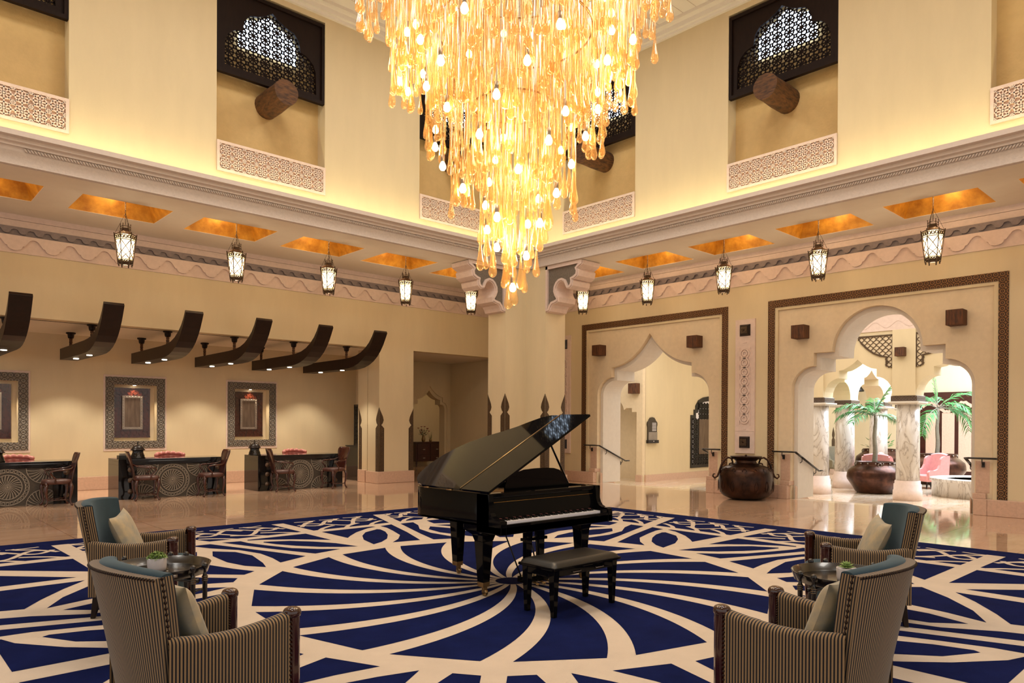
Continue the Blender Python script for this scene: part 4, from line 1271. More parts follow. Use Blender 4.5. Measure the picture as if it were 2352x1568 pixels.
# ================================================================= PIANO
def piano():
    t = thing('grand_piano', 'black baby grand piano with its lid raised, standing on the rug', 'piano', (5.1, 5.5, ZR))
    XL, XRt = 4.325, 5.885
    YF = 4.80
    al = R(27.4)
    outl = [(0, 4.97), (0, 5.4), (0, 6.0), (.03, 6.12), (.10, 6.22), (.21, 6.29), (.33, 6.325), (.47, 6.34), (.60, 6.325), (.73, 6.285), (.87, 6.22), (.98, 6.13), (1.08, 6.02), (1.17, 5.90), (1.27, 5.80), (1.39, 5.71), (1.49, 5.62), (1.545, 5.51), (1.56, 5.39), (1.56, 4.97)]
    # rim: a wall following the outline
    ring = [(XL+u, y) for u, y in outl]
    inner = offset_poly(ring, .0)
    inn = []
    cx = sum(p[0] for p in ring)/len(ring); cy = sum(p[1] for p in ring)/len(ring)
    a = offset_poly(ring, .05); b = offset_poly(ring, -.05)
    area = lambda q: abs(sum(q[i-1][0]*q[i][1]-q[i][0]*q[i-1][1] for i in range(len(q))))
    inn = a if area(a) < area(b) else b
    mb = MB(); n = len(ring); z0, z1 = .70, 1.0
    v = [(p[0], p[1], z0) for p in ring] + [(p[0], p[1], z1) for p in ring] + [(p[0], p[1], z1) for p in inn] + [(p[0], p[1], z0) for p in inn]
    f = []
    for i in range(n-1):
        j = i+1
        f += [(i, j, n+j, n+i), (n+i, n+j, 2*n+j, 2*n+i), (2*n+i, 2*n+j, 3*n+j, 3*n+i)]
    mb.add(v, f, 0, True)
    mb.prism(ring, 'Z', .70, .72)
    mb.build('rim', M['black'], t, bevel=.004)
    mb = MB(); mb.prism(inn, 'Z', .90, .915); mb.build('soundboard', M['gold'], t)
    mb = MB()
    for k in range(40):
        x = XL+.12+k*.034; ye = 6.2 - .5*max(0, (k-14)/26)**1.2
        mb.tube([(x, 5.15, .935), (x+.02, ye, .935)], .0015, 4)
    mb.build('strings', M['steel'], t)
    # underside braces
    mb = MB()
    for (p, q) in (((4.5, 5.3), (4.9, 6.2)), ((5.1, 5.3), (4.95, 6.2)), ((5.7, 5.3), (5.0, 6.1))):
        mb.tube([(p[0], p[1], .66), (q[0], q[1], .66)], .05, 4)
    mb.build('brace', M['black'], t)
    mb = MB(); mb.box(XL, XRt, YF, 5.34, .64, .715); mb.build('key_bed', M['black'], t, bevel=.008)
    # cheeks (arms)
    prof = [(5.14, .64), (YF, .64), (YF, .74), (YF+.012, .77), (YF+.04, .782), (YF+.09, .782), (YF+.13, .80), (YF+.155, .83), (YF+.168, .87), (YF+.172, .93), (YF+.185, 1.0), (5.14, 1.0)]
    for x0, x1 in ((XL, XL+.062), (XRt-.062, XRt)):
        mb = MB(); mb.prism(prof, 'X', x0, x1); mb.build('cheek', M['black'], t, bevel=.006)
    for x0, x1 in ((XL+.062, XL+.085), (XRt-.15, XRt-.062)):
        mb = MB(); mb.box(x0, x1, YF+.012, YF+.19, .715, .765); mb.build('key_block', M['black'], t, bevel=.005)
    mb = MB(); mb.box(XL+.062, XRt-.062, YF, YF+.034, .64, .735); mb.build('key_slip', M['black'], t, bevel=.006)
    # fallboard and front rail
    mb = MB(); mb.prism([(YF+.19, .765), (YF+.205, .765), (YF+.247, .972), (YF+.232, .972)], 'X', XL+.062, XRt-.062); fb = mb.build('fallboard', M['black'], t, bevel=.003)
    mb = MB(); mb.box(XL+.062, XRt-.062, YF+.195, YF+.30, .958, 1.0); mb.build('front_rail', M['black'], t, bevel=.008)
    mb = MB(); mb.box(XL+.09, XRt-.15, YF+.165, YF+.19, .757, .768); mb.build('key_felt', M['redleather'], t)
    # brand lettering
    cu = bpy.data.curves.new('lettering', 'FONT'); cu.body = 'YAMAHA'; cu.size = .046; cu.extrude = .0006; cu.align_x = 'CENTER'; cu.space_character = 1.75
    cu.materials.append(M['brass'])
    tmp = bpy.data.objects.new('lettering_curve', cu); COL.objects.link(tmp)
    dg = bpy.context.evaluated_depsgraph_get()
    me = bpy.data.meshes.new_from_object(tmp.evaluated_get(dg)); bpy.data.objects.remove(tmp); me.name = 'lettering'
    lo = bpy.data.objects.new('lettering', me); COL.objects.link(lo); lo.parent = fb
    o = worldloc(fb); lo.location = (5.15-o.x, YF+.1985-o.y, .80-o.z); lo.rotation_euler = (R(90)-math.atan2(.04, .195), 0, 0)
    # keys
    kx0, kx1 = XL+.087, XRt-.152; kw = (kx1-kx0)/52
    for i in range(52):
        mb = MB(); mb.box(kx0+i*kw+.0008, kx0+(i+1)*kw-.0008, YF+.036, YF+.19, .728, .7555); mb.build('white_key', M['ivory'], t)
    pat = [1, 0, 1, 1, 0, 1, 1]          # from A: A# - C# D# - F# G#
    for i in range(51):
        if pat[i % 7]:
            mb = MB(); x = kx0+(i+1)*kw
            mb.taper(x, YF+.138, .7555, .772, .0068, .050, .0048, .045, 0, 0, .003); mb.build('black_key', M['ebony'], t)
    # music desk
    desk_ = [(4.73, .97), (4.735, 1.04), (4.76, 1.095), (4.82, 1.135), (4.90, 1.17), (5.0, 1.19), (5.15, 1.198), (5.3, 1.198), (5.42, 1.19), (5.50, 1.17), (5.56, 1.13), (5.61, 1.08), (5.645, 1.02), (5.67, .97)]
    mb = MB(); mb.prism(desk_, 'Y', 5.20, 5.215); mb.build('music_desk', M['black'], t, bevel=.003)
    # lid, raised on the bass-side hinge
    ca, sa = math.cos(al), math.sin(al)
    def lp(u, y, h): return (XL+u*ca-h*sa, y, 1.006+u*sa+h*ca)
    YH = 5.385
    def slab(pts, nm, mt=M['black']):
        mb = MB(); n = len(pts)
        v = [lp(u, y, 0) for u, y in pts] + [lp(u, y, .022) for u, y in pts]
        mb.add(v, [tuple(range(n)), tuple(range(2*n-1, n-1, -1))]); mb.add(v, [(i, (i+1) % n, n+(i+1) % n, n+i) for i in range(n)])
        return mb.build(nm, mt, t, bevel=.004)
    main = [(u+(.012 if 0 < u < 1.55 else 0), y+.006 if y > 6.2 else y) for u, y in outl if y > YH]
    lid = slab([(0, YH)] + main + [(1.575, YH)], 'lid')
    slab([(0, 4.965), (0, YH-.006), (1.575, YH-.006), (1.575, 4.965)], 'lid_front_flap')
    mb = MB(); mb.tube([lp(0.01, YH-.003, .024), lp(1.572, YH-.003, .024)], .006, 8); mb.build('lid_hinge', M['brass'], t)
    for y in (5.55, 5.92):
        mb = MB(); mb.tube([(XL-.006, y-.04, 1.004), (XL-.006, y+.04, 1.004)], .008, 8); mb.build('side_hinge', M['brass'], t)
    mb = MB(); mb.tube([(5.835, 5.36, .96), lp(1.26, 5.37, -.004)], [.016, .012], 4); mb.build('lid_prop', M['black'], t)
    # legs with brass ferrules and casters
    for (x, y, zt) in ((4.455, 5.19, .64), (5.745, 5.11, .64), (4.915, 6.16, .70)):
        mb = MB()
        mb.taper(x, y, .15, zt-.10, .042, .042, .064, .064)
        mb.taper(x, y, zt-.10, zt-.04, .064, .064, .082, .082); mb.taper(x, y, zt-.04, zt, .082, .082, .13, .13)
        lg = mb.build('leg', M['black'], t, bevel=.004)
        mb = MB(); mb.taper(x, y, .105, .15, .041, .041, .043, .043); mb.build('ferrule', M['brass'], lg, bevel=.003)
        mb = MB(); mb.M = Matrix.Translation((x+.012, y-.006, ZR+.034)) @ Matrix.Rotation(R(90), 4, 'Y'); mb.lathe([(.02, -.016), (.034, -.012), (.034, .012), (.02, .016)], n=16)
        mb.M = None; mb.box(x-.012, x+.03, y-.02, y+.01, .06, .105); mb.build('caster', M['brass'], lg)
    # lyre and pedals
    mb = MB()
    for s in (-1, 1):
        mb.taper(5.15+s*.10, 5.22, .10, .66, .03, .022, .05, .03, 0, -s*.02, 0)
    mb.box(4.99, 5.31, 5.18, 5.25, .47, .50); mb.box(4.99, 5.31, 5.16, 5.29, .055, .115); ly = mb.build('lyre', M['black'], t, bevel=.004)
    mb = MB()
    for k in range(3): mb.tube([(5.11+.04*k, 5.215, .11), (5.11+.04*k, 5.215, .66)], .004, 6)
    mb.build('pedal_rod', M['iron'], ly)
    for k in range(3):
        mb = MB(); mb.tube([(5.06+.09*k, 5.18, .07), (5.06+.09*k, 5.10, .066), (5.06+.09*k, 5.06, .052)], [.010, .016, .020], 8, squash=(.45, 1)); mb.build('pedal', M['brass'], ly)
    mb = MB(); mb.tube([(5.03, 5.27, .09), (4.96, 5.55, .70)], .008, 6); mb.tube([(5.27, 5.27, .09), (5.34, 5.55, .70)], .008, 6); mb.build('lyre_brace', M['iron'], ly)
    return t
piano()

# ---- bench
t = thing('piano_bench', 'black piano bench with a padded leather top in front of the keys', 'bench', (4.78, 4.375, ZR))
mb = MB(); mb.box(4.345, 5.225, 4.155, 4.60, .415, .438); mb.build('top_frame', M['black'], t, bevel=.006)
mb = MB()
def pad(u, v):
    x = 4.352+.866*u; y = 4.162+.431*v
    e = min(u*.866, (1-u)*.866, v*.431, (1-v)*.431)
    return (x, y, .438+.044*min(1, e/.05)**.5)
mb.grid(pad, 40, 24); mb.box(4.35, 5.22, 4.16, 4.595, .436, .44); mb.build('leather_pad', M['benchleather'], t)
mb = MB()
for (x0, x1, y0, y1) in ((4.37, 5.20, 4.185, 4.205), (4.37, 5.20, 4.55, 4.57), (4.37, 4.39, 4.19, 4.57), (5.18, 5.20, 4.19, 4.57)): mb.box(x0, x1, y0, y1, .355, .415)
ap = mb.build('apron', M['black'], t, bevel=.004)
for x, y in ((4.40, 4.535), (4.40, 4.215), (5.166, 4.535), (5.166, 4.215)):
    mb = MB(); mb.taper(x, y, ZR, .415, .020, .020, .034, .034); mb.build('leg', M['black'], t, bevel=.003)
for x in (4.60, 4.90):
    mb = MB(); mb.tube([(x, 4.183, .385), (x, 4.175, .378), (x+.1, 4.175, .378), (x+.1, 4.183, .385)], .004, 6); mb.build('catch', M['steel'], ap)

# ================================================================= ARMCHAIRS
def armchair():
    """faces local +x"""
    t = thing('striped_armchair', 'x', 'armchair', (0,0,0), 0, 'striped velvet armchairs on the rug')
    # --- back shell: outside striped, edges striped, inside and roll teal
    def outer(a, z):
        q = max(0, (z-.2)/.75)
        w = .285 + .062*min(1, q*1.15)
        bul = .105*(1-a*a)
        return Vector((-.375-.10*q**1.15-bul*(.55+.45*q), w*a, z))
    def inner(a, z):
        q = max(0, (z-.2)/.75)
        w = .255 + .062*min(1, q*1.15)
        bul = .085*(1-a*a)
        return Vector((-.375-.10*q**1.15+.10-bul*(.5+.4*q), w*a*.99, z))
    def ztop(a): return .935 + .018*(1-a*a)
    def S_(fn, zlo, na, nz, m, uvs, mbx):
        mbx.grid(lambda u, v: tuple(fn(u*2-1, zlo+(ztop(u*2-1)-zlo)*v)), na, nz, m, True, lambda u, v: ((u*2-1)*uvs, v))
    mb = MB(); S_(outer, .19, 28, 14, 0, .41, mb)
    # side edges of the back (striped, with nails) from arm height up
    for s in (-1, 1):
        mb.grid(lambda u, v: tuple(outer(s, .19+(ztop(1)-.19)*v).lerp(inner(s, .19+(ztop(1)-.19)*v), u)), 4, 14, 0, True, lambda u, v: (u*.115, v))
    mb.grid(lambda u, v: tuple(outer(u*2-1, ztop(u*2-1)).lerp(inner(u*2-1, ztop(u*2-1)), v*.42)), 28, 3, 0, True, lambda u, v: ((u*2-1)*.41, v))
    mb.build('back_shell', M['stripe'], t)
    mb = MB(); S_(inner, .36, 24, 12, 0, 1, mb)
    # padded roll over the top
    def roll(u, v):
        a = u*2-1; z = ztop(a); i = inner(a, z); o = outer(a, z).lerp(i, .36)
        an = PI*v
        c = (o+i)/2; d = (o-i)/2
        return tuple(c + d*math.cos(an)*1. + Vector((0, 0, .016*math.sin(an)*(1-.25*a**8))))
    mb.grid(roll, 24, 8)
    for s in (-1, 1):
        ring = [roll(0 if s < 0 else 1, k/8) for k in range(9)]
        mb.add(ring, [tuple(range(9))])
    mb.build('back_cushion', M['teal'], t)
    mb = MB()
    for s in (-1, 1):
        for k in range(20):
            z = .40+(.93-.40)*k/19
            p = outer(s, z).lerp(inner(s, z), .38); mb.ball((p.x, p.y+s*.004, p.z), .0085, 6)
    for k in range(52):
        a = -1+2*k/51
        o = outer(a, ztop(a)); mb.ball((o.x-.003, o.y, o.z-.008), .0065, 6)
    mb.build('back_nails', M['darknail'], t)
    # --- arms
    for s in (-1, 1):
        yo, yi = .357*s, .262*s
        xa, xb = -.40, .21
        def topz(q): return .640 + .012*(2*q-1)**2 - .02*math.sin(PI*q)
        prof = [(yo, .20), (yo, .30), (yo, .45), (yo, .58)]
        def pt(u, v):
            x = xa + (xb-xa)*u; z1 = topz(u)
            out_ = yo + s*(-.022)*(1-u)*(1-u)
            # v: 0..1 walks outside bottom -> top -> inside
            if v < .45: return (x, out_, .19+(z1-.03-.19)*v/.45)
            if v < .65:
                an = PI*(v-.45)/.2; c = (out_+yi)/2; h = abs(out_-yi)/2
                return (x, c+s*h*math.cos(an), z1-.03+.03*math.sin(an))
            return (x, yi, z1-.03-(z1-.03-.33)*(v-.65)/.35)
        mb = MB(); mb.grid(pt, 24, 40, 0, True, lambda u, v: (xa+(xb-xa)*u, v))
        mb.box(xb-.012, xb, min(yo, yi), max(yo, yi), .2, .60)
        ar = mb.build('armrest', M['stripe'], t)
        mb = MB()
        for k in range(19): mb.ball((xb+.001, yo+s*.002, .22+.41*k/18), .007, 6); mb.ball((xb+.001, yi-s*.002, .36+.26*k/18), .006, 6)
        for k in range(40):
            u = k/39; p = pt(u, .448)
        mb.build('arm_nails', M['darknail'], ar)
        # fluted front post that runs down to be the front leg
        mb = MB(); n = 32; px, py = .245, .318*s
        def rad(j): return .037 + .004*abs(math.sin(j*PI/n*8))
        zs = [ZR-.014, .10, .20, .625]
        v = []; f = []
        for zi, z in enumerate(zs):
            k = (.72, .86, 1., 1.)[zi]
            v += [(px+k*rad(j)*math.cos(2*PI*j/n), py+k*rad(j)*math.sin(2*PI*j/n), z) for j in range(n)]
        for i in range(3):
            for j in range(n): f.append((i*n+j, i*n+(j+1) % n, (i+1)*n+(j+1) % n, (i+1)*n+j))
        f.append(tuple(range(n)))
        mb.add(v, f, 0, True)
        mb.lathe([(.036, .620), (.045, .628), (.047, .640), (.046, .652), (.039, .664), (.026, .671), (.004, .673)], (px, py, 0), 24)
        mb.build('front_post', M['velvetwood'], t)
        # rear leg
        mb = MB(); mb.taper(-.385, .26*s, 0, .205, .017, .017, .032, .030, 0, .035, -.01*s); mb.build('rear_leg', M['wood'], t, bevel=.004)
    # --- seat
    mb = MB()
    def seat(u, v):
        # superellipse pad with a bowed front
        a = 2*PI*u; c, s_ = math.cos(a), math.sin(a)
        k = (1., 1.02, 1.02, .99, .90, .6, .15)[int(round(v*6))]; z = (.33, .35, .40, .428, .442, .450, .452)[int(round(v*6))]
        x = -.03+.315*math.copysign(abs(c)**.45, c); y = .258*math.copysign(abs(s_)**.45, s_)
        if c > 0: x += .05*(1-(y/.26)**2)
        return (x*k-.03*(1-k), y*k, z)
    mb.grid(seat, 40, 6); mb.build('seat_cushion', M['teal'], t)
    mb = MB()
    def apron(u, v):
        y = -.262+.524*u; x = .235+.075*(1-(y/.262)**2)-.03*(1-v); return (x, y, .17+.165*v)
    mb.grid(apron, 16, 4); mb.box(-.36, .2, -.26, .26, .19, .33); mb.build('seat_base', M['teal'], t)
    return t
A_POS = [((1.442, 3.829), 6.9, 'striped velvet armchair seen from behind, bottom left, nearest the camera'),
         ((1.991, 6.776), -31.4, 'striped velvet armchair with grey-blue back, beyond the left tray table'),
         ((3.78, 1.828), 91.8, 'striped velvet armchair seen from behind, bottom right, nearest the camera'),
         ((6.328, 2.577), 125.9, 'striped velvet armchair on the far side of the right tray table')]
ac = armchair()
for i, (p, a, lb) in enumerate(A_POS):
    o = ac if i == 0 else dup(ac, (0, 0, 0))
    o.location = (p[0], p[1], ZR); o.rotation_euler = (0, 0, R(a)); o['label'] = lb

# ---- cushions leaning in the armchairs
def cushion(i, lb, dx=0., dy=0., lean=-22, tw=0):
    p, a, _ = A_POS[i]
    mb = MB(); n = 22
    def cu(u, v, sgn):
        x, y = u*2-1, v*2-1
        k = (1-x**4)*(1-y**4)
        s = .205*(1+.06*(abs(x)*abs(y))**2)
        pin = 1-.07*(1-abs(x)**2)*(abs(y)**6) ; pin2 = 1-.07*(1-abs(y)**2)*(abs(x)**6)
        return (sgn*.062*max(k, 0)**.55, s*x*pin2, s*y*pin)
    for sgn in (1, -1): mb.grid(lambda u, v: cu(u, v, sgn), n, n)
    c, s = math.cos(R(a)), math.sin(R(a))
    lx, ly, lz = -.235+dx, dy, .645
    o = mb.build('cushion', M['cushion'], None)
    o.location = (p[0]+c*lx-s*ly, p[1]+s*lx+c*ly, lz+ZR)
    o.rotation_euler = (Matrix.Rotation(R(a), 4, 'Z') @ Matrix.Rotation(R(lean), 4, 'Y') @ Matrix.Rotation(R(tw), 4, 'X')).to_euler()
    return tag(o, lb, 'cushion', 'damask cushions in the armchairs')
cushion(0, 'patterned cushion in the armchair nearest the camera, bottom left', .03, -.02, -20)
cushion(1, 'plain pale cushion in the armchair beyond the left tray table', .03, .0, -22, 6)
cushion(2, 'patterned cushion in the armchair nearest the camera, bottom right', .03, .0, -20)
cushion(3, 'golden patterned cushion in the armchair beyond the right tray table', .03, .0, -22, -6)

# ---- tray tables
def tray_table():
    t = thing('tray_table', 'x', 'side table', (0,0,0), 0, 'round black tray tables between the armchairs')
    r = .346
    mb = MB(); mb.lathe([(.02, .528), (r-.03, .528), (r-.005, .535), (r+.012, .592), (r+.016, .598), (r+.008, .598), (r-.012, .545), (r-.035, .540), (.02, .540)], n=64)
    tr = mb.build('tray', M['wood2'], t)
    for a in (85, 265):
        mb = MB()
        pts = [((r+.0085)*math.cos(R(a+d)), (r+.0085)*math.sin(R(a+d))) for d in range(-9, 10, 3)]
        mb.tube([(x, y, .566) for x, y in pts], .010, 6, squash=(1.2, .35)); mb.build('handle_slot', M['steel'], tr)
    for A in (50, 119, 228, 299):
        pr_ = []
        for d in (-9, 9):
            a = R(A+d); x, y = (r+.030)*math.cos(a), (r+.030)*math.sin(a); pr_.append((x, y))
            mb = MB()
            mb.lathe([(.011, 0), (.014, .02), (.016, .30), (.017, .49), (.021, .495), (.021, .50), (.017, .503), (.021, .508), (.021, .514), (.017, .517), (.021, .522), (.021, .528), (.016, .533), (.010, .55), (.009, .575), (.015, .582), (.020, .595), (.021, .607), (.017, .619), (.006, .626)], (x, y, 0), 14)
            lg = mb.build('leg', M['wood2'], t)
            mb = MB()
            for z in (.498, .511, .525): mb.lathe([(.0205, z-.0015), (.0222, z), (.0205, z+.0015)], (x, y, 0), 14)
            mb.build('gilt_ring', M['brass'], lg)
        for z in (.44, .16):
            mb = MB(); mb.tube([(pr_[0][0], pr_[0][1], z), ((pr_[0][0]*.67+pr_[1][0]*.33), pr_[0][1]*.67+pr_[1][1]*.33, z), ((pr_[0][0]+pr_[1][0])/2, (pr_[0][1]+pr_[1][1])/2, z), (pr_[0][0]*.33+pr_[1][0]*.67, pr_[0][1]*.33+pr_[1][1]*.67, z), (pr_[1][0], pr_[1][1], z)], [.006, .010, .006, .010, .006], 8)
            mb.build('stretcher', M['wood2'], t)
    for A, B in ((50, 228), (119, 299)):
        mb = MB(); a, b = R(A), R(B); rr_ = r+.02
        mb.tube([(rr_*math.cos(a), rr_*math.sin(a), .505), (rr_*math.cos(b), rr_*math.sin(b), .505)], .018, 4); mb.build('cross_bar', M['wood2'], t)
    return t
M['wood2'] = mat('blackened_wood', '#16100d', .22, var=.3, scale=7, coat=.3)
tt = tray_table(); tt.location = (1.68, 5.6, ZR); tt['label'] = 'round black tray table between the two left armchairs'
dup(tt, (5.2, 2.13, ZR), R(-66), 'round black tray table between the two right armchairs')

# ---- little plants on the trays
def potplant(x, y, kind, label):
    t = thing('potted_succulent', label, 'plant', (x, y, .554), 0, 'small potted plants on the tray tables')
    mb = MB(); mb.M = Matrix.Translation((x, y, .554))
    n = 36; pr_ = [(.055, 0), (.060, .003), (.0635, .03), (.0645, .06), (.065, .094), (.0655, .097), (.060, .097), (.058, .080), (.02, .079)]
    v = []; f = []
    for i, (r, z) in enumerate(pr_):
        for j in range(n):
            d = .0018*((j+i*1) % 4 < 2) if 1 < i < 5 else 0
            v.append((( r+d)*math.cos(2*PI*j/n), (r+d)*math.sin(2*PI*j/n), z))
    for i in range(len(pr_)-1):
        for j in range(n): f.append((i*n+j, i*n+(j+1) % n, (i+1)*n+(j+1) % n, (i+1)*n+j))
    f.append(tuple(range(n))); f.append(tuple((len(pr_)-1)*n+j for j in range(n)))
    mb.add(v, f, 0, True); mb.build('pot', M['ceramic'], t)
    mb = MB(); mb.lathe([(.059, .632), (.04, .640), (.002, .644)], (x, y, 0), 16); mb.build('soil', M['soil'], t)
    rr = random.Random(5)
    mb = MB()
    if kind == 'rosette':
        for ring, (k, l, el) in enumerate(((9, .062, 12), (9, .058, 32), (8, .05, 52), (6, .038, 70), (4, .026, 82))):
            for q in range(k):
                a = 2*PI*(q+.5*(ring % 2))/k+.2*ring; e = R(el)
                d = Vector((math.cos(a)*math.cos(e), math.sin(a)*math.cos(e), math.sin(e))); sd = Vector((-math.sin(a), math.cos(a), 0)); up = d.cross(sd)*-1
                b = Vector((x, y, .648+.004*ring)); w = l*.22
                P = [b+sd*w*.5, b+d*l*.55+sd*w, b+d*l, b+d*l*.55-sd*w, b-sd*w*.5, b+d*l*.5-up*w*.45, b+d*l*.5+up*w*.2]
                mb.add([tuple(p) for p in P], [(0,1,5), (1,2,5), (2,3,5), (3,4,5), (4,0,5), (1,0,6), (2,1,6), (3,2,6), (4,3,6), (0,4,6)], 0, True)
        mb.build('rosette_leaves', M['succulent'], t, fix=False)
    else:
        for q in range(420):
            a = rr.uniform(0, 2*PI); r = .066*math.sqrt(rr.random()); h = .058*(1-(r/.075)**2)*rr.uniform(.6, 1)+.640
            c = Vector((x+r*math.cos(a), y+r*math.sin(a), h)); b = rr.uniform(0, 2*PI); d = Vector((math.cos(b), math.sin(b), rr.uniform(-.2, .9)))*.014; e = Vector((-math.sin(b), math.cos(b), rr.uniform(-.3, .3)))*.005
            mb.add([c-d, c+e, c+d, c-e], [(0,1,2,3)])
        mb.build('moss_leaves', M['succulent'], t, fix=False)
potplant(1.694, 5.66, 'moss', 'white ceramic pot of tangled mossy succulent on the left tray table')
potplant(5.165, 2.11, 'rosette', 'white ceramic pot with a pointed green rosette succulent on the right tray table')

# ---- big copper cauldron
t = thing('copper_cauldron', 'big dark copper cauldron with scrolled handles between the two arches', 'pot', (14.72, 8.22, 0))
C_ = (14.72, 8.22, 0)
mb = MB(); mb.lathe([(.20, .0), (.36, .02), (.48, .07), (.555, .15), (.585, .26), (.59, .40), (.578, .52), (.555, .62), (.50, .69), (.40, .74), (.29, .775), (.235, .80), (.215, .835), (.235, .86)], C_, 40)
for k in range(14):
    a = 2*PI*k/14
    for z, h, w in ((.30, .12, .045), (.655, .05, .05)):
        pts = []
        for q in range(12):
            b = 2*PI*q/12; dz = h*math.sin(b)*(1 if True else 0); da = w*math.cos(b)*(1-.45*abs(math.sin(b)))
            rr_ = .592 if z < .5 else .545-.9*max(0, dz)
            pts.append((C_[0]+rr_*math.cos(a+da/.59), C_[1]+rr_*math.sin(a+da/.59), z+dz))
        mb.tube(pts, .006, 4, closed=True)
body = mb.build('body', M['copperpot'], t)
mb = MB(); mb.lathe([(.21, .845), (.33, .93), (.345, .945), (.335, .952), (.20, .935), (.04, .93), (.02, .935), (.022, .95), (.028, .965), (.018, .985), (.004, .99)], C_, 36); mb.build('lid', M['copperpot'], t)
for s in (-1, 1):
    # handles lie roughly across the view
    d = Vector((.68, -.733, 0)).normalized()*s; c = Vector(C_)
    def P(q, z): return tuple(c+d*q+Vector((0, 0, z)))
    mb = MB()
    mb.tube([P(.26, .76), P(.30, .80), P(.36, .78), P(.37, .73), P(.33, .70), P(.30, .72)], [.02, .018, .016, .014, .012, .010], 6)
    mb.tube([P(.28, .80), P(.32, .90), P(.39, .92), P(.47, .87), P(.53, .76), P(.58, .60), P(.62, .50), P(.68, .46), P(.72, .50), P(.71, .55), P(.67, .55)], [.016, .02, .022, .022, .024, .024, .022, .020, .018, .014, .012], 8)
    mb.ball(P(.30, .90), .03, 8)
    mb.build('handle', M['copperpot'], t)
# ================================================================= LANTERNS
def lantern():
    t = thing('hanging_lantern', 'x', 'lantern', (0,0,0), 0, 'pierced bronze lanterns hanging from the gold coffers')
    def hexa(r, z, n=6): return [(r*math.cos(PI/3*k), r*math.sin(PI/3*k), z) for k in range(n)]
    def shell(mb, levels, m=0):
        v = [p for r, z in levels for p in hexa(r, z)]; f = []
        for i in range(len(levels)-1):
            for k in range(6): f.append((i*6+k, i*6+(k+1) % 6, (i+1)*6+(k+1) % 6, (i+1)*6+k))
        mb.add(v, f, m)
    rt, rb = .175, .116
    def rad(z): return rb+(rt-rb)*(z-.09)/(.59-.09)
    mb = MB(); shell(mb, [(rad(.10)-.010, .10), (rad(.58)-.010, .58)]); mb.build('glass', M['lamp'], t)
    mb = MB(); mb.ball((0, 0, .30), .045, 10, 0, (1, 1, 1.5)); mb.build('lamp_bulb', M['lampbulb'], t)
    mb = MB()
    def bar(a, b, w=.006): mb.tube([a, b], w, 4, smooth=False)
    def fp(k, u, z, o=0.):     # point on face k
        a = Vector(hexa(rad(z)+o, z)[k]); b = Vector(hexa(rad(z)+o, z)[(k+1) % 6]); return tuple(a.lerp(b, u))
    for k in range(6):
        bar(fp(k, 0, .03, .01), fp(k, 0, .62, .012), .009)
        for z, w in ((.075, .009), (.135, .006), (.488, .007), (.59, .009)): bar(fp(k, 0, z, .006), fp(k, 1, z, .006), w)
        zs = (.145, .26, .37, .48)
        for (u0, z0, u1, z1) in ((0, .48, .5, .37), (1, .48, .5, .37), (.5, .37, 1, .26), (.5, .37, 0, .26), (0, .145, .5, .215), (1, .145, .5, .215), (.5, .215, 0, .275), (.5, .215, 1, .275)):
            bar(fp(k, u0, z0, .002), fp(k, u1, z1, .002), .0075)
        for (za, zb, n) in ((.495, .585, 3), (.08, .13, 3)):
            zc = (za+zb)/2; h = (zb-za)/2
            for q in range(n):
                u0 = (q+.5)/n
                pts = [fp(k, u0+.11*math.cos(2*PI*j/8), zc+h*.62*math.sin(2*PI*j/8), .004) for j in range(8)]
                mb.tube(pts, .008, 4, closed=True)
            for q in range(n+1):
                u0 = q/n
                bar(fp(k, max(0, u0-.05), zc-h*.8, .004), fp(k, min(1, u0+.05), zc+h*.8, .004), .006)
        mb.box(*[c for p in ((fp(k, 0, .02)[0]-.008, fp(k, 0, .02)[0]+.008), (fp(k, 0, .02)[1]-.008, fp(k, 0, .02)[1]+.008)) for c in p], 0, .05)
    shell(mb, [(.05, .035), (rad(.07)-.01, .05), (rad(.07), .075)])
    mb.build('frame', M['bronze'], t)
    mb = MB(); shell(mb, [(rt-.004, .59), (rt-.05, .625), (.075, .66), (.062, .70), (.062, .72), (.03, .725)])
    mb.build('dome', M['plate'], t)
    mb = MB()
    for k in range(6):
        a = Vector(hexa(.085, .665)[k]); mb.tube([a, a+Vector((0, 0, .115))], .006, 4); mb.ball((a.x, a.y, .79), .010, 6)
    for z in (.70, .745): mb.tube([tuple(Vector(hexa(.088, z)[k])) for k in range(6)], .005, 4, closed=True)
    mb.build('crown', M['bronze'], t)
    mb = MB()
    for k in range(0, 6, 2):
        a = Vector(hexa(rt, .60)[k]); mb.tube([a, Vector((a.x*.45, a.y*.45, .82)), (0, 0, 1.0)], .0035, 4)
    for q in range(26):
        z = .78+q*.029
        mb.tube([(.011*math.cos(2*PI*j/6)*(q % 2), .011*math.cos(2*PI*j/6)*((q+1) % 2), z+.02*math.sin(2*PI*j/6)) for j in range(6)], .0035, 4, closed=True)
    mb.build('chain', M['bronze'], t)
    return t
LX = [3.863, 5.95, 8.05, 10.14, 12.22]; LY = [12.70, 10.62, 8.55, 6.44, 4.37]
ln = lantern()
lab = ['leftmost of the hanging lanterns, over the left side of the hall', 'second hanging lantern from the left edge', 'third hanging lantern from the left edge', 'fourth hanging lantern from the left edge', 'hanging lantern just left of the corner pillar, below the scrolled corbel',
       'hanging lantern just right of the corner pillar, below the scrolled corbel', 'hanging lantern above the left side of the pointed arch', 'hanging lantern above the right side of the pointed arch', 'hanging lantern above the left side of the wide arch', 'rightmost of the hanging lanterns, above the wide arch']
pos = [(x, 14.8) for x in LX] + [(14.3, y) for y in LY]
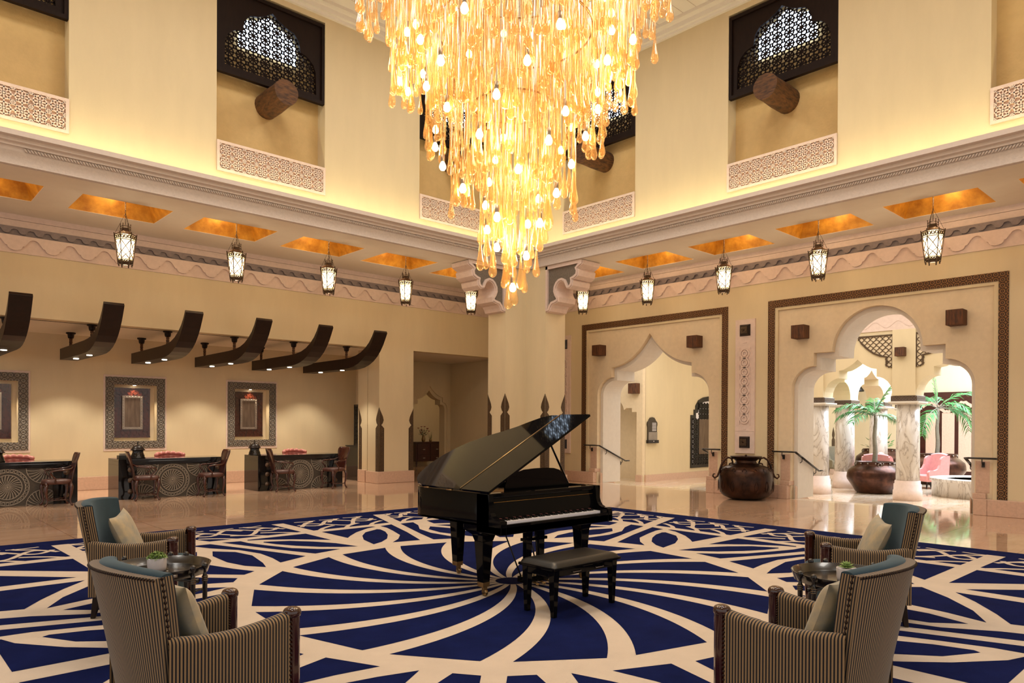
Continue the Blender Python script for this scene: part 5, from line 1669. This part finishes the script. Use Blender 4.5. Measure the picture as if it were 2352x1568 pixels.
for i, p in enumerate(pos):
    o = ln if i == 0 else dup(ln, (0, 0, 0))
    o.location = (p[0], p[1], 4.535); o.rotation_euler = (0, 0, R(47)); o['label'] = lab[i]

# ================================================================= CHANDELIER
CH = Vector((5.13, 5.53, 2.85))
ch = thing('chandelier', 'huge tiered chandelier of hanging amber glass drops and lit bulbs', 'chandelier', CH)
rc = random.Random(11)
def drop_mesh(mb, x, y, zb, ln_, s=1., n=6):
    """a thin glass rod ending in a tear drop"""
    t = .0078*s
    prof = [(.002, 0), (.018*s, .006*s), (.030*s, .022*s), (.034*s, .045*s), (.029*s, .075*s), (.019*s, .12*s), (.012*s, .18*s), (t, .24*s), (t*.9, ln_)]
    mb.lathe(prof, (x, y, zb), n)
def env(r): return 2.90+1.66*r+.10*max(0, r-1.2)
tiers = [(1.57, 5.62), (1.25, 4.93), (.92, 4.42), (.62, 3.78), (.35, 3.22), (.13, 2.86)]
drops = []
for ti, (r, zb0) in enumerate(tiers):
    for sub in range(3 if r > .2 else 2):
        rs = max(.04, r-.105*sub); k = max(4, int(2*PI*rs/.125))
        for q in range(k):
            a = 2*PI*(q+rc.uniform(-.35, .35)+.5*sub)/k
            rr = rs+rc.uniform(-.05, .05)
            zb = zb0+rc.choice((0, 0, .08, .18, .30, .42))*rc.uniform(.7, 1.2)+.16*sub
            drops.append((CH.x+rr*math.cos(a), CH.y+rr*math.sin(a), zb, rc.uniform(.85, 1.35), rc.uniform(1.0, 1.42)))
drops.sort(key=lambda d: d[2])
VF = Vector((.68, .733))
def facing(d): return (Vector((d[0]-CH.x, d[1]-CH.y)).dot(VF), )
first = sorted(range(len(drops)), key=lambda i: (drops[i][2] - .0) + .5*((drops[i][0]-CH.x)*.68+(drops[i][1]-CH.y)*.733))[:100]
fs = set(first)
for i in first:
    d = drops[i]; mb = MB(); drop_mesh(mb, *d, n=10); mb.build('glass_drop', M['amber'], ch, fix=False)
mb = MB()
for i, d in enumerate(drops):
    if i not in fs: drop_mesh(mb, *d)
tag(mb.build('glass_drops', M['amber'], ch, fix=False), kind='stuff')
# long straight glass rods filling the upper tiers
mb = MB()
for k in range(430):
    a = rc.uniform(0, 2*PI); r = math.sqrt(rc.uniform(.02, 1.))*1.42
    z0 = env(r)+rc.uniform(.45, 1.3); x, y = CH.x+r*math.cos(a), CH.y+r*math.sin(a)
    z1 = min(z0+rc.uniform(.8, 1.6), 7.3)
    mb.tube([(x, y, z0), (x, y, z1)], .0105, 6)
tag(mb.build('glass_rods', M['amber'], ch, fix=False), kind='stuff')
# bulbs on cords with metal sockets
for tier in range(11):
    z = 3.02+.32*tier
    re = max(.02, (z-2.98)/1.66-.02)
    k = (1, 2, 4, 5, 6, 7, 8, 8, 9, 9, 9)[tier]
    for q in range(k):
        a = 2*PI*(q+.37*tier)/k + R(225)
        r = min(re, 1.30)*(.96 if q % 2 else .78); zz = z+(.12 if q % 3 == 1 else 0)
        x, y = CH.x+r*math.cos(a), CH.y+r*math.sin(a)
        mb = MB(); mb.lathe([(.004, 0), (.022, .006), (.034, .025), (.036, .042), (.030, .062), (.018, .085), (.015, .095)], (x, y, zz), 12); b = mb.build('bulb', M['bulb'], ch)
        mb = MB(); mb.lathe([(.018, .09), (.022, .10), (.022, .16), (.008, .168), (.004, .34)], (x, y, zz), 10); mb.build('socket', M['steel'], b)
# frame of rings and the ceiling stem
mb = MB()
for (r, z) in ((.42, 4.95), (.82, 5.75), (1.2, 6.55), (1.58, 7.30), (.9, 7.3), (.3, 7.3)):
    mb.tube([(CH.x+r*math.cos(2*PI*j/40), CH.y+r*math.sin(2*PI*j/40), z) for j in range(40)], .012, 5, closed=True)
for k in range(8):
    a = PI/4*k; mb.tube([(CH.x, CH.y, 7.3), (CH.x+1.58*math.cos(a), CH.y+1.58*math.sin(a), 7.3)], .012, 5)
    mb.tube([(CH.x+.42*math.cos(a), CH.y+.42*math.sin(a), 4.95), (CH.x+.42*math.cos(a), CH.y+.42*math.sin(a), 7.3)], .004, 4)
mb.tube([(CH.x, CH.y, 7.3), (CH.x, CH.y, ZT+.02)], .03, 8)
mb.lathe([(.25, -.0), (.25, .06)], (CH.x, CH.y, ZT-.05), 24)
mb.build('frame', M['brass'], ch)
# ================================================================= COURT BEYOND THE ARCHES
def column(x, y, label):
    t = struct('column_1', MB().lathe([(.31, ZL+.56), (.305, 1.0), (.295, 2.28)], (x, y, 0), 28), M['marble'])
    mb = MB(); mb.lathe([(.375, ZL), (.375, ZL+.28), (.357, ZL+.29), (.355, ZL+.46), (.332, ZL+.47), (.33, ZL+.555), (.31, ZL+.565)], (x, y, 0), 32); mb.build('column_base', M['pink'], t)
    mb = MB()
    for (h, z0, z1) in ((.36, 2.25, 2.29), (.40, 2.29, 2.33), (.335, 2.33, 2.50)): mb.box(x-h, x+h, y-h, y+h, z0, z1)
    mb.build('column_cap', M['pale'], t)
    mb = MB()
    mb.box(x-.345, x+.345, y-.345, y+.345, 2.345, 2.485); mb.build('column_band', M['capband'], t)
    return t
AY = [-.31, 2.27, 4.85, 7.43, 10.01]
AX = [25.0, 27.95, 30.9]
for i, y in enumerate(AY): column(22.33, y, '').name = 'column_%d' % (i+1)
for i, x in enumerate(AX): column(x, 10.3, '').name = 'column_%d' % (i+6)
def cusp_arch(half, zs=2.50):
    """half outline from the springing up to the point, x from -half to 0"""
    k = half/.985
    h = [(-.985, zs), (-.97, zs+.16), (-.92, zs+.30), (-.84, zs+.42), (-.74, zs+.50), (-.62, zs+.555), (-.54, zs+.565), (-.54, zs+.79), (-.40, zs+.815), (-.27, zs+.88), (-.13, zs+.97), (0, zs+1.09)]
    full = h + [(-x, z) for x, z in reversed(h[:-1])]
    return [(x*k, z) for x, z in full]
# arcade facing the hall
mb = MB()
pts = [(-3, 2.5)]
half = (2.58-.61)/2
for a, b in zip(AY[:-1], AY[1:]):
    c = (a+b)/2; pts += [(c+x, z) for x, z in cusp_arch(half)]
pts += [(10.35, 2.5), (10.35, 5.7), (-3, 5.7)]
mb.prism(pts, 'X', 22.02, 22.64)
struct('wall_arcade_front', mb, M['plaster'])
# side arcade running away from the hall
mb = MB(); pts = [(22.64, 2.5)]; ax_ = [22.33]+AX
for a, b in zip(ax_[:-1], ax_[1:]):
    c = (a+b)/2; hh = (b-a-.61)/2; pts += [(c+x, z) for x, z in cusp_arch(hh)]
pts += [(31.2, 2.5), (31.2, 5.7), (22.64, 5.7)]
mb.prism(pts, 'Y', 10.0, 10.6)
struct('wall_arcade_side', mb, M['plaster'])
# pink frieze on the front arcade, seen through the round arch head
mb = MB(); mb.box(21.99, 22.02, -3, 10.3, 4.37, 4.82); struct('trim_arcade_frieze', mb, M['pink'])
mb = MB(); mb.box(21.98, 22.02, -3, 10.3, 4.82, 5.0); struct('trim_arcade_band', mb, M['grey'])
mb = MB(); pts = []
for i in range(200):
    y = -3+13.3*i/199; pts.append((y, 4.55+.09*math.sin(y*2*PI/.62)))
ribbon(mb, pts, .02, 'X', 21.98, 21.995); struct('trim_arcade_scallop', mb, M['pink'])
# pier strips between the arches and pierced spandrels
for y in AY[1:]:
    mb = MB(); mb.box(21.96, 22.05, y-.305, y+.305, 2.5, 4.37); struct('trim_pier_%d' % (AY.index(y)), mb, M['plaster'])
beam_end('X', 21.97, 7.49, 3.73, .125, .2, 'dark square wooden block on the white pier of the court arcade')
def spandrel(yc, s, label):
    t = thing('pierced_spandrel', label, 'screen', (21.98, yc, 3.3), 0, 'brown pierced panels on the court arcade')
    # corner at (yc, 4.24), hanging down beside the pier
    out = [(0, 3.29), (0, 4.24), (.98, 4.24), (.86, 4.05), (.70, 3.88), (.52, 3.74), (.35, 3.66), (.17, 3.62), (.17, 3.36)]
    P = [(yc+s*a, z) for a, z in out]
    mb = MB(); ribbon(mb, P, .05, 'X', 21.985, 22.025, 0, True); mb.build('frame', M['bronze'], t)
    mb = MB()
    def inside(a, z):
        if a < .02 or z > 4.23: return False
        n = len(out); c = False; j = n-1
        for i in range(n):
            (xi, yi), (xj, yj) = out[i], out[j]
            if (yi > z) != (yj > z) and a < (xj-xi)*(z-yi)/(yj-yi)+xi: c = not c
            j = i
        return c
    st = .085
    for i in range(14):
        for j in range(14):
            a = .03+i*st; z = 3.30+j*st
            if inside(a+st*.4, z+st*.4):
                if (i+j) % 2: ribbon(mb, [(yc+s*a, z+st*.1), (yc+s*(a+st*.5), z+st*.6), (yc+s*(a+st*1.1), z+st*.9)], .018, 'X', 21.995, 22.02)
                else: ribbon(mb, [(yc+s*a, z+st*.9), (yc+s*(a+st*.5), z+st*.4), (yc+s*(a+st*1.1), z+st*.1)], .018, 'X', 21.995, 22.02)
    mb.build('mesh_pattern', M['bronze'], t)
    mb = MB(); mb.prism(P, 'X', 22.012, 22.022); mb.build('backing', M['sand'], t)
spandrel(7.735, 1, 'brown pierced quarter panel left of the white pier in the court')
spandrel(7.125, -1, 'brown pierced panel right of the white pier in the court, half hidden')
# ceilings and far walls
mb = MB(); mb.box(15.5, 22.4, -8, 16.4, 5.7, 5.9); mb.box(22.4, 44, 10.3, 16.4, 5.7, 5.9); struct('ceiling_court_walk', mb, M['cream'])
mb = MB(); mb.box(22.4, 44, -8, 10.3, 7.6, 7.8); struct('ceiling_court', mb, M['white'])
mb = MB()
mb.box(22.2, 44, 9.98, 10.62, 5.7, 7.7); mb.box(22.02, 22.64, -8, 10.6, 5.7, 7.7)
struct('wall_court_upper', mb, M['white'])
mb = MB()
mb.box(35.0, 35.3, -8, 16.4, ZL, 7.7)
struct('wall_court_back', mb, M['plaster'])
mb = MB(); mb.box(28.0, 35.0, 14.2, 16.4, ZL, 5.7); struct('wall_side_block', mb, M['plaster'])
mb = MB(); mb.box(28.0, 35.0, 14.15, 14.21, ZL, ZL+.33); struct('baseboard_side_block', mb, M['pinkbase'])
# dark carved doors at the back
for i, (y0, y1, lb) in enumerate(((9.0, 11.1, ''), (4.9, 6.6, ''))):
    mb = MB(); mb.box(34.85, 35.0, y0, y1, ZL, 3.1); d = struct('door_%d' % (i+1), mb, M['darkred'])
    mb = MB()
    for k in range(3): mb.box(34.81, 34.85, y0+.12+k*(y1-y0-.2)/3, y0+.12+(k+.75)*(y1-y0-.2)/3, ZL+.2, 2.2)
    ribbon(mb, [(y0+.1+(y1-y0-.2)*j/24, 2.45+.22*math.sin(PI*j/24*3)*(1 if j % 2 else .8)) for j in range(25)], .12, 'X', 34.80, 34.85)
    mb.build('door_carving', M['pinkbase'], d)
for y, w in ((8.85, 'left'), (7.05, 'right')):
    spear(34.99, y, [('X', 1, -1), ('X', -1, -1)], 'dark spearhead ornament on the back wall of the court, %s of the pale panel' % w, 1.75, ZL+.33, 'spearhead ornaments in the court')
spear(33.2, 14.2, [('Y', 1, -1), ('Y', -1, -1)], 'dark spearhead ornament beside the grey armchair in the court', 1.55, ZL+.33, 'spearhead ornaments in the court')

# ---- corridor wall behind the pointed arch
mb = MB()
mb.box(21.74, 44, 16.2, 16.4, ZL, 5.7)
struct('wall_corridor', mb, M['plaster'])
mb = MB()
out = [(16.2, ZL), (16.2, 3.26), (19, 3.26), (19, ZL), (18.2, ZL), (18.2, 2.0)] + [(17.62+.58*math.cos(R(a)), 2.02+.62*math.sin(R(a))) for a in range(15, 170, 15)] + [(16.95, 2.25), (16.69, 2.25), (16.69, 2.1), (16.47, 2.1), (16.47, ZL)]
mb.prism(out, 'X', 21.57, 21.75); mb.box(21.57, 21.75, 16.2, 19, 3.26, 5.7)
mb.box(22.6, 22.7, 16.4, 19, ZL, 5.7)
struct('wall_corridor_end', mb, M['sand'])
mb = MB(); mb.box(21.7, 35, 16.13, 16.205, ZL, ZL+.25); struct('baseboard_corridor', mb, M['pinkbase'])
mb = MB(); mb.box(21.52, 21.58, 16.2, 16.48, ZL, ZL+.25); struct('baseboard_corridor_end', mb, M['pinkbase'])
beam_end('X', 21.57, 16.52, 2.97, .19, .22, 'dark square wooden block glimpsed through the pointed arch')
t = thing('wall_plaque', 'dark arched plaque with rows of small openings on the corridor wall behind the pointed arch', 'plaque', (22.12, 16.2, .95))
mb = MB()
half = [(.28, 1.03), (.28, 1.55), (.30, 1.60), (.31, 1.66), (.29, 1.73), (.22, 1.77), (.18, 1.83), (.12, 1.89), (0, 1.91)]
out = [(22.12-x, z) for x, z in half] + [(22.12+x, z) for x, z in reversed(half[:-1])]
mb.prism(out, 'Y', 16.15, 16.2); mb.build('board', M['sconce'], t, bevel=.006)
mb = MB(); mb.box(21.86, 22.38, 16.12, 16.15, 1.05, 1.36); mb.build('grey_panel', M['greypanel'], t)
mb = MB(); mb.box(21.80, 22.44, 16.09, 16.2, .945, 1.06); sh = mb.build('shelf', M['iron'], t)
mb = MB(); mb.box(22.10, 22.14, 16.085, 16.09, 1.0, 1.03); mb.build('mark', M['ivory'], sh)
mb = MB()
for k in range(6):
    for q in (0, 1, 2): mb.box(22.10+.085*q, 22.165+.085*q, 16.143, 16.15, 1.40+.055*k, 1.425+.055*k)
mb.build('slot', M['ivory'], t)
t = thing('geometric_screen', 'dark stepped screen of white geometric tracery at the right of the pointed arch', 'screen', (26, 16.15, -.1))
half = [(1.32, -.08), (1.32, 2.02), (1.10, 2.02), (1.10, 2.24), (.98, 2.24), (.98, 2.40), (.78, 2.62), (.45, 2.74), (0, 2.8)]
inn_ = [(1.20, .08), (1.20, 1.86), (.98, 1.86), (.98, 2.1), (.84, 2.12), (.7, 2.44), (.4, 2.56), (0, 2.6)]
XS = 26.0
def full(h): return [(XS-x, z) for x, z in h] + [(XS+x, z) for x, z in reversed(h[:-1])]
mb = MB(); mb.prism(full(half), 'Y', 16.16, 16.2); mb.build('board', M['iron'], t)
mb = MB(); mb.prism(full(inn_), 'Y', 16.15, 16.165); mb.build('white_ground', M['ivory'], t)
mb = MB(); lattice(mb, XS-1.2, XS-.82, .08, 1.86, 'Y', 16.12, 16.15, .19, .028); lattice(mb, XS+.82, XS+1.2, .08, 1.86, 'Y', 16.12, 16.15, .19, .028); lattice(mb, XS-.82, XS+.82, .08, .46, 'Y', 16.12, 16.15, .19, .028); lattice(mb, XS-.8, XS+.8, 1.86, 2.5, 'Y', 16.12, 16.15, .19, .028)
mb.build('tracery', M['iron'], t)
mb = MB(); mb.box(XS-.82, XS+.82, 16.11, 16.15, .46, 1.86); mb.build('centre_panel', M['plate'], t)

# ---- planter pots with palms
def planter(x, y, s, label, grp='copper planters in the court'):
    t = thing('copper_planter', label, 'planter', (x, y, ZL), 0, grp)
    mb = MB(); mb.lathe([(.50*s, 0), (.56*s, .04*s), (.68*s, .24*s), (.80*s, .42*s), (.815*s, .50*s), (.80*s, .62*s), (.78*s, .70*s), (.66*s, .80*s), (.56*s, .87*s), (.545*s, .90*s), (.555*s, .97*s), (.575*s, .985*s), (.54*s, .985*s), (.52*s, .93*s), (.1, .92*s)], (x, y, ZL), 36)
    b = mb.build('body', M['plantpot'], t)
    mb = MB()
    for k in range(16):
        a = 2*PI*k/16; mb.ball((x+.56*s*math.cos(a), y+.56*s*math.sin(a), ZL+.935*s), .028*s, 6)
    mb.build('stud_band', M['steel'], b)
    for k in range(4):
        a = 2*PI*k/4+.6
        mb = MB(); c = Vector((x+.585*s*math.cos(a), y+.585*s*math.sin(a), ZL+.90*s)); d = Vector((-math.sin(a), math.cos(a), 0))
        mb.tube([tuple(c+d*.055*s*math.cos(2*PI*j/10)+Vector((0, 0, .055*s*math.sin(2*PI*j/10)))) for j in range(10)], .012*s, 5, closed=True); mb.build('ring_handle', M['steel'], b)
    mb = MB(); mb.lathe([(.53*s, .94*s), (.3*s, .965*s), (.02, .97*s)], (x, y, ZL), 20); mb.build('soil', M['soil'], t)
    return t
def palm(x, y, z0, zc, label, fr, seed):
    t = thing('potted_palm', label, 'palm', (x, y, z0), 0, 'green palms in the court')
    mb = MB(); k = 12
    mb.tube([(x+.015*math.sin(i*.7), y+.01*math.cos(i*.9), z0-.04+(zc-z0+.04)*i/k) for i in range(k+1)], [.075-.028*i/k+.004*(i % 2) for i in range(k+1)], 10); mb.build('trunk', M['trunk'], t)
    rr = random.Random(seed)
    for (az, el, L_, droop) in fr:
        mb = MB(); pts = []; n = 14
        d = Vector((math.cos(az), math.sin(az), 0))
        p = Vector((x, y, zc)); e = el
        for i in range(n+1):
            pts.append(p.copy()); e -= droop/n
            p = p + (d*math.cos(e)+Vector((0, 0, math.sin(e))))*L_/n
        mb.tube(pts, [.018*(1-.8*i/n)+.002 for i in range(n+1)], 5)
        rach = mb.build('frond_stem', M['trunk'], t)
        lf = MB(); side = Vector((-math.sin(az), math.cos(az), 0))
        for i in range(3, int(n*1.6)):
            u = i/int(n*1.6); q = u*n; a = pts[int(q)].lerp(pts[min(int(q)+1, n)], q-int(q))
            tan = (pts[min(int(q)+1, n)]-pts[int(q)]).normalized()
            for s in (1, -1):
                ll = L_*.40*(1-.62*abs(u-.35)**1.2)*rr.uniform(.85, 1.05)*(1 if u < .85 else .7)
                dr = (side*s*.72+tan*.75+Vector((0, 0, rr.uniform(-.22, .18)))).normalized()
                w = tan*.026*(1.15-u*.3) if True else 0
                up = dr.cross(tan).normalized()*.010
                m_ = a+dr*ll*.5+Vector((0, 0, .02)); e_ = a+dr*ll-Vector((0, 0, .16*ll+.03))
                lf.add([tuple(v) for v in (a-w*.5, a+w*.5, m_+w, e_, m_-w, m_+up)], [(0, 1, 2, 5), (0, 5, 4), (5, 2, 3), (4, 5, 3)], 0, True)
        lf.build('leaflets', M['leaf'], rach, fix=False)
    return t
RV = Vector((.733, -.68)); FV = Vector((.68, .733))
def az(right, fwd): v = RV*right+FV*fwd; return math.atan2(v.y, v.x)
P1 = (23.95, 8.93)
planter(P1[0], P1[1], 1.0, 'big copper planter half hidden behind the nearer marble column')
palm(P1[0], P1[1], .46, 1.95, 'palm rising from the planter left of the nearer marble column',
     [(az(-1, .1), .95, 1.35, 1.55), (az(-.9, -.5), .30, 1.25, .95), (az(.62, -.25), 1.35, 1.35, .55), (az(.85, .3), .25, 1.05, .9), (az(.35, .8), 1.05, 1.1, .9), (az(-.35, .9), .9, 1.0, 1.2), (az(-1, .45), .55, 1.2, 1.25), (az(-.5, -.8), .75, .9, 1.2)], 4)
P2 = (29.3, 8.75)
planter(P2[0], P2[1], 1.12, 'copper planter behind the pink wing chair and the fountain')
palm(P2[0], P2[1], .58, 2.28, 'palm seen in the right half of the wide arch, behind the fountain',
     [(az(-1, 0), .65, 1.6, 2.1), (az(-.9, -.5), -.1, 1.5, 1.35), (az(.9, -.2), 1.0, 1.9, 1.5), (az(1, .2), .55, 1.9, 2.1), (az(.8, -.6), .15, 1.7, 1.7), (az(-.12, .1), 1.5, 2.0, .15), (az(.2, .9), 1.0, 1.5, 1.5), (az(1, -.1), .2, 1.6, 1.2), (az(.5, -.8), .8, 1.3, 1.8)], 9)
P3 = (32.4, 11.9)
planter(P3[0], P3[1], 1.15, 'dark copper planter with leafy plant between the two rear columns')
t = thing('leafy_plant', 'bushy green plant in the far planter between the rear columns', 'plant', (P3[0], P3[1], .65)); rr = random.Random(2)
mb = MB()
for k in range(90):
    a = rr.uniform(0, 2*PI); e = rr.uniform(.2, 1.4); l = rr.uniform(.25, .75)
    d = Vector((math.cos(a)*math.cos(e), math.sin(a)*math.cos(e), math.sin(e))); s = Vector((-math.sin(a), math.cos(a), .1))*.05
    b = Vector((P3[0], P3[1], .62))+d*l; mb.add([tuple(v) for v in (b-d*.10, b+s, b+d*.14, b-s)], [(0, 1, 2, 3)])
mb.build('leaves', M['leaf'], t, fix=False)

# ---- fountain basin
FC = (25.15, 6.25); FR = 1.42
t = thing('fountain_basin', 'round marble fountain basin with blue water in the court', 'fountain', (FC[0], FC[1], ZL))
mb = MB(); mb.lathe([(FR-.06, 0), (FR-.06, .44), (FR, .46), (FR, .535), (FR-.02, .55), (FR-.38, .55), (FR-.40, .53), (FR-.40, .30), (.02, .28)], (FC[0], FC[1], ZL), 56); mb.build('basin', M['marble'], t)
mb = MB(); mb.lathe([(.02, .505), (FR-.40, .505)], (FC[0], FC[1], ZL), 48); mb.build('water', M['water'], t)

# ---- pink wing chairs and a grey armchair
def wing(mat_, name, label, grp):
    t = thing(name, label, 'armchair', (0, 0, 0), 0, grp)
    W = .36
    mb = MB(); mb.box(-.34, .36, -W, W, .24, .46); mb.build('seat', mat_, t, bevel=.05, seg=3)
    mb = MB()
    def b(u, v): 
        y = (u*2-1)*W*(1.02); z = .30+.82*v; x = -.33-.16*v-.02*(1-abs(2*u-1)**2); return x, y, z + (.05*(1-(2*u-1)**2) if v > .95 else 0)
    mb.grid(b, 14, 12); mb.grid(lambda u, v: (b(u, v)[0]+.13, b(u, v)[1]*.96, b(u, v)[2]), 14, 12)
    mb.grid(lambda u, v: (b(u, 1)[0]+.13*v, b(u, 1)[1], b(u, 1)[2]+.035*math.sin(PI*v)), 14, 6)
    for s in (0, 1): mb.grid(lambda u, v: (b(s, v)[0]+.13*u, b(s, v)[1], b(s, v)[2]), 4, 10)
    mb.build('backrest', mat_, t)
    for s in (1, -1):
        mb = MB(); prof = [(-.42, .30), (.30, .30), (.33, .56), (.27, .62), (.10, .62), (-.02, .66), (-.10, .80), (-.14, 1.0), (-.20, 1.08), (-.30, 1.10), (-.46, 1.08)]
        mb.prism(prof, 'Y', s*W-(.05 if s > 0 else .05), s*W+.05); mb.build('wing_arm', mat_, t, bevel=.03, seg=3)
    for sx in (1, -1):
        for sy in (1, -1):
            mb = MB(); mb.taper(.27*sx+.03*sx, .27*sy, 0, .26, .014, .014, .022, .022, 0, -.04*sx, -.01*sy); mb.build('leg', M['wood'], t)
    return t
w = wing(M['pinkvelvet'], 'pink_wing_chair', 'x', 'pink velvet wing chairs in the court')
WP = [((27.1, 8.35), az(-1, -.15), 'pink velvet wing chair beside the fountain, facing left'),
      ((25.45, 9.5), az(.35, .9), 'pink velvet wing chair behind the planter, seen from behind, left of the palm trunk'),
      ((26.75, 9.3), az(.9, -.3), 'pink velvet chair back just left of the nearer marble column')]
for i, (p, a, lb) in enumerate(WP):
    o = w if i == 0 else dup(w, (0, 0, 0))
    o.location = (p[0], p[1], ZL); o.rotation_euler = (0, 0, a); o['label'] = lb
g = wing(M['greyfabric'], 'grey_armchair', 'grey upholstered armchair by the court wall, left of the second column', 'grey armchairs in the court')
g.location = (31.6, 13.3, ZL); g.rotation_euler = (0, 0, az(.05, -1))
o = dup(g, (31.2, 5.6, ZL), az(-.4, -.8), 'pale armchair behind the fountain at the right of the court')
t = thing('lumbar_cushion', 'pale cushion on the grey armchair by the court wall', 'cushion', (31.5, 13.1, .1))
mb = MB(); mb.ball((31.52, 13.12, .12), .26, 14, 0, (1, .45, .55)); mb.build('pad', M['cushion'], t)

# ---- bracket lamps on the court's white wall
def bracket_lamp(x, y, z, label):
    t = thing('bracket_lamp', label, 'wall lamp', (x, y, z), 0, 'black bracket lamps in the court')
    mb = MB(); mb.M = Matrix.Translation((x, y, z)) @ Matrix.Rotation(R(90), 4, 'X'); mb.lathe([(.16, 0), (.16, .03), (.05, .05)], n=16); mb.build('rose', M['iron'], t)
    mb = MB(); mb.tube([(x, y, z), (x+.05, y-.45, z+.02), (x+.06, y-.60, z-.05), (x+.06, y-.62, z-.25)], .03, 6); mb.build('arm', M['iron'], t)
    mb = MB(); mb.lathe([(.26, -.75), (.27, -.70), (.13, -.50), (.07, -.30), (.03, -.22)], (x+.06, y-.62, z), 14); mb.build('shade', M['iron'], t)
bracket_lamp(34.3, 14.2, 3.95, 'black bracket lamp seen under the pointed arch of the court')
# ================================================================= LIGHT
def light(kind, name, loc, power, col, size=.1, rot=None, **k):
    l = bpy.data.lights.new(name, kind); l.energy = power; l.color = rgb(col)[:3]
    if kind == 'AREA':
        l.size = size if not isinstance(size, tuple) else size[0]
        if isinstance(size, tuple): l.shape = 'RECTANGLE'; l.size_y = size[1]
    else: l.shadow_soft_size = size
    for a, b in k.items(): setattr(l, a, b)
    o = bpy.data.objects.new(name, l); COL.objects.link(o); o.location = loc
    if rot: o.rotation_euler = rot
    return o
wd = bpy.data.worlds.new('World'); S.world = wd; wd.use_nodes = True
bg = wd.node_tree.nodes['Background']; bg.inputs['Color'].default_value = rgb('#fff7ee'); bg.inputs['Strength'].default_value = WORLD
# the chandelier's own light
for k, (dx, dy, z) in enumerate(((0, 0, 3.6), (.5, .3, 4.4), (-.45, -.35, 4.5), (.9, -.7, 5.3), (-.85, .8, 5.35), (.2, -1.2, 5.9), (-.2, 1.25, 5.9), (1.2, .3, 6.1), (-1.2, -.3, 6.1))):
    light('POINT', 'chandelier_light', (CH.x+dx, CH.y+dy, z), CHAND, '#ffdfb0', .18)
# lantern light
for p in pos: light('POINT', 'lantern_light', (p[0], p[1], 4.84), LANT, '#fff1dd', .07)
# coffers are washed by small lamps
for c in CLX[1:]: light('POINT', 'coffer_light', (c, 15.0, ZC+.10), COFF, '#ffd9a0', .08)
for c in CRY[1:]: light('POINT', 'coffer_light', (14.5, c, ZC+.10), COFF, '#ffd9a0', .08)
# downlights in the beams over the desks
for i in range(6):
    for y in (17.35, 18.55):
        light('SPOT', 'beam_downlight', (2.335+1.503*i, y, 3.03), DOWN, '#fff0d8', .05, (R(8 if y > 18 else 0), 0, 0), spot_size=R(95), spot_blend=.6)
for c in NX: light('SPOT', 'niche_light', (c, 19.70, 2.535), NICHE, '#ffe6c4', .03, (R(-8), 0, 0), spot_size=R(110), spot_blend=.5)
# daylight falling into the court, its walks and the upper windows
light('AREA', 'court_skylight', (28.5, 5.0, 7.55), SKY, '#dcebff', (10., 9.))
light('AREA', 'corridor_daylight', (19.0, 14.0, 5.6), CORR, '#fff8ee', (5., 3.5))
light('AREA', 'walk_daylight', (19.2, 6.0, 5.6), CORR*1.1, '#fff8ee', (4.5, 9.))
light('AREA', 'side_walk_daylight', (28, 12.4, 5.6), CORR*.8, '#fff2df', (10, 2.5))
light('POINT', 'lobby_lamp', (16.2, 21.2, 3.2), LOBBY, '#ffdca8', .2)
# unseen fill lights added under the high ceiling to brighten the hall
for x in (0.5, 5.1, 9.7):
    for y in (0.5, 5.5, 10.5): light('AREA', 'hall_fill_light', (x, y, ZT-.02), HIGH, '#fff8ee', 1.4)

# ================================================================= CAMERA
f, cx, cy = 1657.32, 1175.82, 979.24
cr = Vector(CAM_C).normalized(); cu = Vector(CAM_U); cf = Vector(CAM_F).normalized()
cu = (cu - cr*cu.dot(cr)).normalized(); cf = cu.cross(cr).normalized()
cam = bpy.data.cameras.new('Camera'); co = bpy.data.objects.new('Camera', cam); COL.objects.link(co)
cam.sensor_fit = 'HORIZONTAL'; cam.sensor_width = 36.; cam.lens = 36.*f/2352
cam.shift_x = (1176-cx)/2352; cam.shift_y = (cy-784)/2352
mw = Matrix((cr, cu, -cf)).transposed().to_4x4(); mw.translation = (0, 0, 1.65)
co.matrix_world = mw
cam.clip_start = .05; cam.clip_end = 200
S.camera = co

S.view_settings.view_transform = 'Standard'; S.view_settings.look = 'None'; S.view_settings.gamma = 1.; S.view_settings.use_curve_mapping = False
S.view_settings.exposure = EXPO
c = S.cycles
c.max_bounces = 9; c.diffuse_bounces = 4; c.glossy_bounces = 4; c.transmission_bounces = 4; c.transparent_max_bounces = 48
c.sample_clamp_indirect = 4.; c.sample_clamp_direct = 0; c.caustics_reflective = False; c.caustics_refractive = False
c.use_denoising = True
